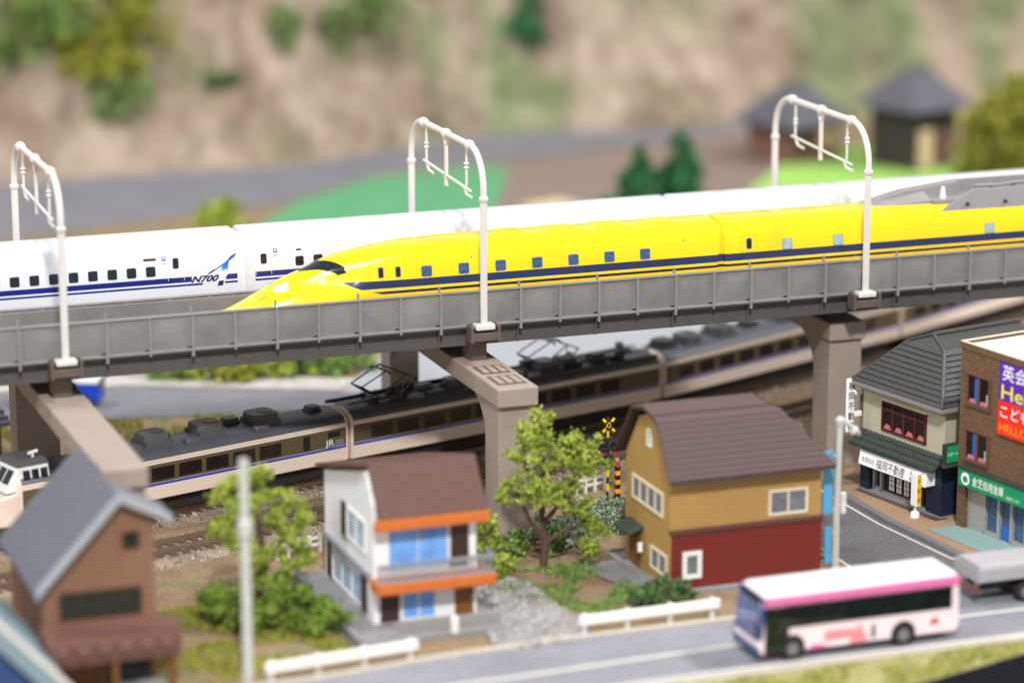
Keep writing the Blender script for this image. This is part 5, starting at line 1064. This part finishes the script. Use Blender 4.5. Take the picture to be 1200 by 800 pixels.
cg = thing('crossing_post', 'orange and black striped level crossing barrier post by the white fence', 'post', (49.4, 3.4, 0))
for k in range(7): MB().box(-.85, .85, -.7, .7, 1.6 * k, 1.6 * k + 1.6).build('stripe', M['crossing_orange' if k % 2 else 'ink'], cg)
MB().box(-1.5, 1.5, -1.2, 1.2, -.3, .2).build('base', M['black'], cg)
MB().tube([(0, -.2, 10.9), (0, -.2, 12.6)], .7, 10).build('cap', M['red_print'], cg)
fn = thing('fence', 'white low rail fence beside the level crossing', 'fence', (32, 9, 0), math.radians(17))
for z in (2.2, 4.4): MB().box(0, 18, -.3, .3, z, z + .9).build('rail', M['dirty_white'], fn)
for k in range(5): MB().box(.6 + 4.1 * k, 1.6 + 4.1 * k, -.5, .5, -.3, 6).build('post', M['dirty_white'], fn)
fn = thing('fence', 'white low rail fence along the track behind the white house', 'fence', (-84, -26, 0), math.radians(17))
for z in (2.2, 4.4): MB().box(0, 22, -.3, .3, z, z + .9).build('rail', M['dirty_white'], fn)
for k in range(6): MB().box(.6 + 4.1 * k, 1.6 + 4.1 * k, -.5, .5, -.3, 6).build('post', M['dirty_white'], fn)
# ------------------------------------------------------------------ vegetation: crowns of many small leaf faces in clumps
def leaf_mat(name, stops, r=.7):
    t = NT(name); g = t.node('ShaderNodeNewGeometry'); p = t.pos(); f = t.noise(p, .16, 3, .6)
    c = t.ramp(t.math('ADD', t.math('MULTIPLY', g.outputs['Random Per Island'], .5), t.math('SUBTRACT', t.math('MULTIPLY', f, 1.0), .22)), stops); t.base(c)
    t.b.inputs['Subsurface Weight'].default_value = 0
    return t.fin(r, .25)
M['leaf_bright'] = leaf_mat('leaf_bright', [(.12, (82, 94, 30)), (.4, (134, 152, 54)), (.65, (172, 188, 80)), (.95, (210, 210, 116))])
M['leaf_mid'] = leaf_mat('leaf_mid', [(.15, (70, 92, 44)), (.45, (106, 136, 66)), (.7, (132, 160, 84)), (.95, (176, 184, 110))])
M['leaf_fresh'] = leaf_mat('leaf_fresh', [(.15, (62, 82, 28)), (.45, (104, 136, 46)), (.7, (136, 164, 66)), (.95, (180, 188, 96))])
M['leaf_hill'] = leaf_mat('leaf_hill', [(.15, (74, 104, 54)), (.5, (112, 142, 78)), (.9, (158, 170, 112))], .9)
M['leaf_dark'] = leaf_mat('leaf_dark', [(.15, (44, 66, 38)), (.5, (76, 104, 60)), (.9, (118, 142, 84))])
M['leaf_olive'] = leaf_mat('leaf_olive', [(.15, (92, 96, 24)), (.5, (140, 144, 44)), (.9, (186, 182, 82))])
M['leaf_conifer'] = leaf_mat('leaf_conifer', [(.15, (22, 66, 34)), (.5, (38, 104, 56)), (.9, (70, 142, 84))])
M['leaf_grey'] = leaf_mat('leaf_grey', [(.15, (96, 112, 92)), (.5, (132, 150, 124)), (.9, (168, 182, 154))])
def crown(clumps, n, sz, seed, squash=.85):
    "leaf faces in many small tufts, so the crown has gaps and an uneven outline"
    rnd = random.Random(seed); mb = MB(); tot = sum(r ** 2 for _, r in clumps); g3 = lambda s_: Vector((rnd.gauss(0, s_), rnd.gauss(0, s_), rnd.gauss(0, s_)))
    for (c_, r) in clumps:
        nt = max(5, int(9 * (r / 4.5) ** .5)); per = int(n * r * r / tot / nt)
        for _ in range(nt):
            u = g3(1).normalized(); tc_ = Vector(c_) + Vector((u.x, u.y, u.z * squash)) * r * rnd.uniform(.3, 1.15); tr_ = r * rnd.uniform(.16, .36)
            for _ in range(int(per * rnd.uniform(.6, 1.4))):
                p = tc_ + g3(tr_ * .62) * Vector((1, 1, .85)).length / 1.65; d_ = g3(1).normalized(); a = d_.orthogonal().normalized(); b_ = d_.cross(a); s_ = sz * rnd.uniform(.4, 1.2); k = rnd.uniform(.5, 1)
                mb.add([p - a * s_, p - b_ * s_ * k + d_ * s_ * .2, p + a * s_, p + b_ * s_ * k + d_ * s_ * .2], [(0, 1, 2, 3)], 1 if rnd.random() < .07 else 0)
    return mb
def tree(name, label, loc, clumps, n, sz, mtl, seed, limbs=None, group=None, trunk_r=2.0, cat='tree'):
    t_ = thing(name, label, cat, loc, 0, group)
    if limbs:
        q = MB()
        for L_pts, r0, r1 in limbs:
            m_ = len(L_pts); q.tube(L_pts, [r0 + (r1 - r0) * k / (m_ - 1) for k in range(m_)], 8)
        q.build('trunk', M['bark'], t_, smooth=True)
    crown(clumps, n, sz, seed).build('crown' if cat == 'tree' else 'foliage', [M[mtl], M['twig']], t_, fix=False)
    return t_
# the leafy tree between the houses
cl = [((1, 2, 47), 5.0), ((-5, 1, 44), 5.4), ((-9, 0, 38), 5), ((-2, -2, 40), 4), ((11, 2, 40), 5.4), ((17, 1, 37), 5.4), ((20, -1, 33), 4.6), ((13, -2, 33), 5), ((6, 0, 36), 4.4), ((-6, -3, 31), 4.6), ((-12, -1, 27), 4.6), ((-2, -5, 27), 5.0), ((4, -5, 24), 5), ((9, -4, 27), 4), ((12, -3, 20), 4.2), ((17, -4, 17), 4.6), ((19, -5, 12), 4.6), ((15, -6, 8), 4.2), ((-16, -2, 25), 3)]
lim = [([(0, 0, -1), (.4, 0, 9), (-.6, .4, 17), (.6, .6, 26), (0, 1, 36), (1, 2, 45)], 1.35, .4), ([(-.4, 0, 10), (-5, -.6, 17), (-9, -1, 25)], .9, .3), ([(.2, 0, 15), (6, -1, 22), (12, 0, 32), (17, 0, 36)], .9, .3), ([(.4, 0, 8), (7, -2, 13), (15, -4, 15)], .7, .3), ([(0, 1, 24), (-6, 0, 34), (-7, 0, 40)], 1.0, .4), ([(0, 0, 20), (4, -4, 25)], .8, .3)]
tree('tree', 'bushy light green tree beside the embossed viaduct pier', (-1.6, -60.8, 0), [((a * .84, b_, c_), r) for (a, b_, c_), r in cl], 19000, .6, 'leaf_bright', 1, lim)
cl = [((-2, 0, 43), 4.4), ((-7, 1, 40), 4.6), ((-11, 0, 36), 5), ((-4, -2, 34), 5.4), ((3, 0, 36), 4.4), ((9, 0, 32), 4.4), ((12, -2, 28), 4.2), ((4, -3, 27), 5), ((-8, -2, 28), 5), ((-13, -1, 30), 4), ((0, -4, 21), 4.6), ((8, -3, 21), 4.2), ((-6, -3, 20), 4.4), ((-2, -4, 14), 4.2), ((6, -5, 14), 4), ((13, -4, 17), 4)]
lim = [([(0, 0, -1), (-.6, 0, 10), (.4, 0, 20), (-1, 0, 32), (-2, 0, 41)], 1.5, .5), ([(-.4, 0, 13), (-6, 0, 24), (-9, 0, 33)], 1.2, .4), ([(0, 0, 14), (6, -1, 22), (11, -1, 29)], 1.2, .4)]
tree('tree', 'light green tree behind the tall utility pole', (-97, -72, 0), cl, 17000, .7, 'leaf_bright', 2, lim)
def bush(label, loc, clumps, n, mtl, seed, sz=.9, group='garden bushes', name='bush'): return tree(name, label, loc, clumps, n, sz, mtl, seed, None, group, cat='bush')
bush('green bushes at the foot of the tree by the utility pole', (-97, -84, 0), [((-10, 2, 6), 7), ((-2, -4, 5), 7), ((8, -8, 6), 7.5), ((4, 4, 7), 7), ((13, -14, 5), 6), ((-14, 8, 8), 6)], 9000, 'leaf_fresh', 3)
bush('dark round bush beside the guard rail and mustard house path', (19, -106, 0), [((-5, 0, 3), 4.5), ((0, 1, 3.5), 5), ((5, 1, 3.2), 4.6), ((9, 2, 2.6), 3.6)], 6000, 'leaf_dark', 4)
bush('light green shrub by the white house roof corner', (-22, -62, 0), [((0, 0, 16), 5), ((-3, -2, 21), 4.6), ((2, -1, 11), 4), ((0, -4, 5), 5), ((6, -2, 5), 5)], 6000, 'leaf_bright', 5)
bush('low grey green hedge under the leafy tree', (0, -50, 0), [((-14, 0, 4), 4.5), ((-7, 3, 4), 5), ((-20, -4, 3), 4), ((6, 4, 4), 4.4), ((13, 6, 4), 4)], 6000, 'leaf_mid', 6)
bush('grey green ground scrub below the white crossing fence', (40, -14, 0), [((-8, 2, 1.5), 5), ((0, 4, 1.5), 5), ((6, 0, 2), 6), ((-2, -8, 2), 6), ((6, -12, 2), 6), ((-10, -6, 1.5), 5), ((0, -18, 2), 6), ((8, -22, 2), 5), ((-8, -18, 1.5), 5)], 11000, 'leaf_grey', 7, .8)
bush('grey scrub of thin twigs between the tree and mustard house', (12, -46, 0), [((0, 0, 6), 6), ((-6, 4, 5), 6), ((5, 5, 5), 5)], 4500, 'leaf_grey', 8, .8)
bush('yellow green bush behind the white train', tuple(at(262, 290, 0)), [((-5, 0, 12), 9), ((4, 0, 11), 9), ((0, 0, 17), 7)], 3500, 'leaf_bright', 9, 1.6, 'far bushes')
def conifer(label, loc, h_, r, seed, mtl='leaf_conifer'):
    cl = [((0, 0, h_ * t_), r * (1.02 - t_) + .8) for t_ in [.12, .24, .36, .48, .6, .72, .82, .92]]
    return tree('conifer', label, loc, cl, 6000, 1.7, mtl, seed, [([(0, 0, -1), (0, 0, h_ * .9)], 1.5, .4)], 'far conifers')
pC = at(795, 262); conifer('dark green conifer behind the white train, the taller of two', tuple(pC), 50, 19, 11); pC = at(748, 268); conifer('dark green conifer behind the white train, the shorter of two', tuple(pC), 44, 16, 12)
pC = at(1165, 235); tree('tree', 'large olive green tree at the far right beside the dark temple', tuple(pC), [((-6, 0, 36), 17), ((14, 6, 42), 18), ((10, -4, 22), 17), ((34, 8, 34), 20), ((-8, 2, 20), 12), ((24, 0, 52), 13)], 9000, 2.2, 'leaf_olive', 13, [([(0, 0, -1), (4, 0, 30)], 3, 1.5)])
# trees and scrub on the hillside
HT = [((85, 30), 40, 'leaf_olive', 'olive green round tree high on the hillside'),
      ((30, 40), 34, 'leaf_mid', 'mid green bushy tree on the hillside beside the olive tree'),
      ((118, 66), 22, 'leaf_olive', 'smaller olive green tree on the hillside under the round olive tree'),
      ((175, 8), 20, 'leaf_mid', 'mid green crown at the top of the hillside beside the olive trees'),
      ((345, 40), 17, 'leaf_hill', 'green scrub on the hillside beside the rocky gully'),
      ((640, 22), 30, 'leaf_conifer', 'deep green tree standing in the rock cleft'),
      ((265, 98), 10, 'leaf_dark', 'dark leafy clump standing in for the shaded hollow of the rock'),  # dark clump added in place of a cave-like patch of shade
      ((425, 16), 20, 'leaf_hill', 'pale green scrub at the crest beside the rock shoulder'),
      ((140, 118), 18, 'leaf_hill', 'pale green scrub under the olive hillside trees')]
def on_hill(px_, py_):
    d_ = FWD + RGT * ((px_ - 600) / FPX) - UPV * ((py_ - 400) / FPX); t_ = 1300
    while t_ < 2600:
        p = CAM + d_ * t_
        if p.z <= max(0, hill_h(p.x, p.y)): return p
        t_ += 2
    return CAM + d_ * 2000
for k, ((a, b_), r, ml, lab) in enumerate(HT):
    p = on_hill(a, b_); rr = random.Random(k + 40)
    tree('hillside_tree' if r > 24 else 'hillside_scrub', lab, tuple(p), [((rr.uniform(-.7, .7) * r, rr.uniform(-.4, .4) * r, rr.uniform(-.35, .55) * r), r * rr.uniform(.4, .65)) for _ in range(7)], int(60 * r), 3.0, ml, 60 + k, [([(0, 0, -r * .8), (0, 0, r * .3)], 2.5, 1)], 'hillside greenery', cat='tree' if r > 24 else 'bush')
# rubble heap by the white house
def in_poly(P, x, y):
    c_ = False; j = len(P) - 1
    for i in range(len(P)):
        if (P[i][1] > y) != (P[j][1] > y) and x < (P[j][0] - P[i][0]) * (y - P[i][1]) / (P[j][1] - P[i][1]) + P[i][0]: c_ = not c_
        j = i
    return c_
tg = NT('rubble'); gi = tg.node('ShaderNodeNewGeometry'); tg.base(tg.ramp(gi.outputs['Random Per Island'], [(0, (112, 107, 104)), (.5, (162, 158, 156)), (1, (204, 202, 202))])); M['rubble'] = tg.fin(.9, .2)
rnd = random.Random(31); mb = MB(); xs = [p[0] for p in GY]; ys = [p[1] for p in GY]
for _ in range(9000):
    x, y = rnd.uniform(min(xs), max(xs)), rnd.uniform(min(ys), max(ys))
    if not in_poly(GY, x, y): continue
    r = rnd.uniform(.3, .8); z = .3 + max(0, 1.2 * noise.noise((x * .16, y * .16, 2)) + .5); q = rnd.random() * 6
    mb.add([(x + r * math.cos(q + t_) * rnd.uniform(.7, 1.2), y + r * math.sin(q + t_) * rnd.uniform(.7, 1.2), z - .4) for t_ in (0, 2.1, 4.2)] + [(x, y, z + r * .8)], [(0, 1, 3), (1, 2, 3), (2, 0, 3)])
struct(mb.build('rubble', M['rubble'], fix=False), 'stuff')
# grass verge and lawn tufts (uncountable)
def tufts(name, poly_pts, n, mtl, seed, hh=1.6):
    rnd = random.Random(seed); mb = MB(); xs = [p[0] for p in poly_pts]; ys = [p[1] for p in poly_pts]
    def inside(x, y):
        c_ = False; j = len(poly_pts) - 1
        for i in range(len(poly_pts)):
            if (ys[i] > y) != (ys[j] > y) and x < (xs[j] - xs[i]) * (y - ys[i]) / (ys[j] - ys[i]) + xs[i]: c_ = not c_
            j = i
        return c_
    k = 0
    while k < n:
        x, y = rnd.uniform(min(xs), max(xs)), rnd.uniform(min(ys), max(ys)); k += 1
        if not inside(x, y) or noise.noise((x * .07, y * .07, seed)) < -.12: continue
        a = rnd.random() * 6.28; h_ = hh * rnd.uniform(.4, 1.2); w__ = .35; lx, ly = rnd.uniform(-.6, .6), rnd.uniform(-.6, .6)
        mb.add([(x - w__ * math.cos(a), y - w__ * math.sin(a), .2), (x + w__ * math.cos(a), y + w__ * math.sin(a), .2), (x + lx, y + ly, .2 + h_)], [(0, 1, 2)])
    o = mb.build(name, M[mtl], fix=False); o['kind'] = 'stuff'; return o
tufts('grass', [(-60, -176), (128, -176), (110, -183), (-60, -230)], 14000, 'leaf_olive', 21)
tufts('grass', [(-140, -130), (-82, -122), (-82, -60), (-140, -60)], 9000, 'leaf_olive', 22, 1.2)
tufts('grass', [(-2, -112), (26, -110), (12, -60), (-26, -62), (-26, -80)], 9000, 'leaf_mid', 23, 1.2)
tufts('grass', [(-120, 100), (-10, 125), (0, 145), (-90, 160), (-140, 170)], 9000, 'leaf_olive', 24, 2)
tufts('grass', [(98, -20), (118, -18), (150, 30), (100, 40)], 4000, 'leaf_mid', 25, 1.3)
rr = random.Random(8)
for k in range(9):
    p = at(200 + 26 * k, 446 - k * 1.2 + rr.uniform(-3, 3), 0)
    bush('low green hedge bush on the far side of the back road', tuple(p), [((rr.uniform(-6, 6), rr.uniform(-4, 4), rr.uniform(2, 5)), rr.uniform(5, 8)) for _ in range(4)], 1300, ['leaf_mid', 'leaf_bright', 'leaf_dark', 'leaf_olive'][k % 4], 80 + k, 1.3, 'hedge along the back road')
# ------------------------------------------------------------------ far buildings
def far_house(label, px_, py_, w__, d__, hh, wall, roof, wins, rz=math.radians(20), name='far_house', cat='house'):
    p = at(px_, py_); f = thing(name, label, cat, (p.x, p.y, 0), rz)
    MB().box(-w__ / 2, w__ / 2, 0, d__, -1, hh).build('wall', M[wall], f)
    q = MB(); q.hull([(-w__ / 2 - 8, -8, hh - 1), (w__ / 2 + 8, -8, hh - 1), (w__ / 2 + 8, d__ + 8, hh - 1), (-w__ / 2 - 8, d__ + 8, hh - 1)], [(-w__ * .3, d__ * .4, hh + 17), (w__ * .3, d__ * .4, hh + 17), (w__ * .3, d__ * .6, hh + 17), (-w__ * .3, d__ * .6, hh + 17)]); r = q.build('roof', M[roof], f, bevel=1)
    MB().box(-w__ * .31, w__ * .31, d__ * .45, d__ * .55, hh + 16.5, hh + 19).build('ridge', M[roof], r)
    for x, z, ww, wh, m_ in wins: MB().box(x - ww / 2, x + ww / 2, -.8, .4, z, z + wh).build('opening', M[m_], f)
    return f
far_house('grey roofed house with reddish wall by the lawn', 955, 190, 36, 34, 22, 'far_red', 'far_roof', [(-10, 4, 9, 14, 'far_dark'), (9, 8, 10, 10, 'far_tan')])
far_house('dark temple with wide grey roof under the slope', 1095, 198, 34, 32, 34, 'far_dark', 'far_roof', [(-8, 2, 10, 20, 'far_tan'), (9, 2, 10, 18, 'far_red')], name='temple', cat='temple')
p = at(655, 258); fb = thing('flat_building', 'low flat tan building behind the white train roof', 'building', (p.x, p.y, 0), math.radians(20)); MB().box(-12, 12, 0, 14, -1, 6).build('wall', M['far_tan'], fb); MB().box(-13, 13, -1, 15, 6, 7.4).build('roof', M['far_tan'], fb, bevel=.3); MB().box(-5, 5, -.4, .3, 1, 4).build('opening', M['far_dark'], fb)
p = at(-22, 545); f = thing('house', 'small house with dark tiled roof behind the viaduct column', 'house', (p.x, p.y, 0), math.radians(12))
MB().box(-16, 8, 0, 26, -.5, 15).build('wall', M['shop_frame'], f); q = MB(); q.hull([(-19, -4, 14.5), (11, -4, 14.5), (11, 30, 14.5), (-19, 30, 14.5)], [(-14, 12, 27), (6, 12, 27), (6, 14, 27), (-14, 14, 27)]); rf = q.build('roof', M['jr_roof'], f)
for k in range(7): t_ = k / 7; MB().box(-19 + 5 * t_, 11 - 5 * t_, -4.4 + 16 * t_, -3.2 + 16 * t_, 14.3 + 12.5 * t_, 15.4 + 12.5 * t_).build('tile_course', M['jr_roof'], rf)
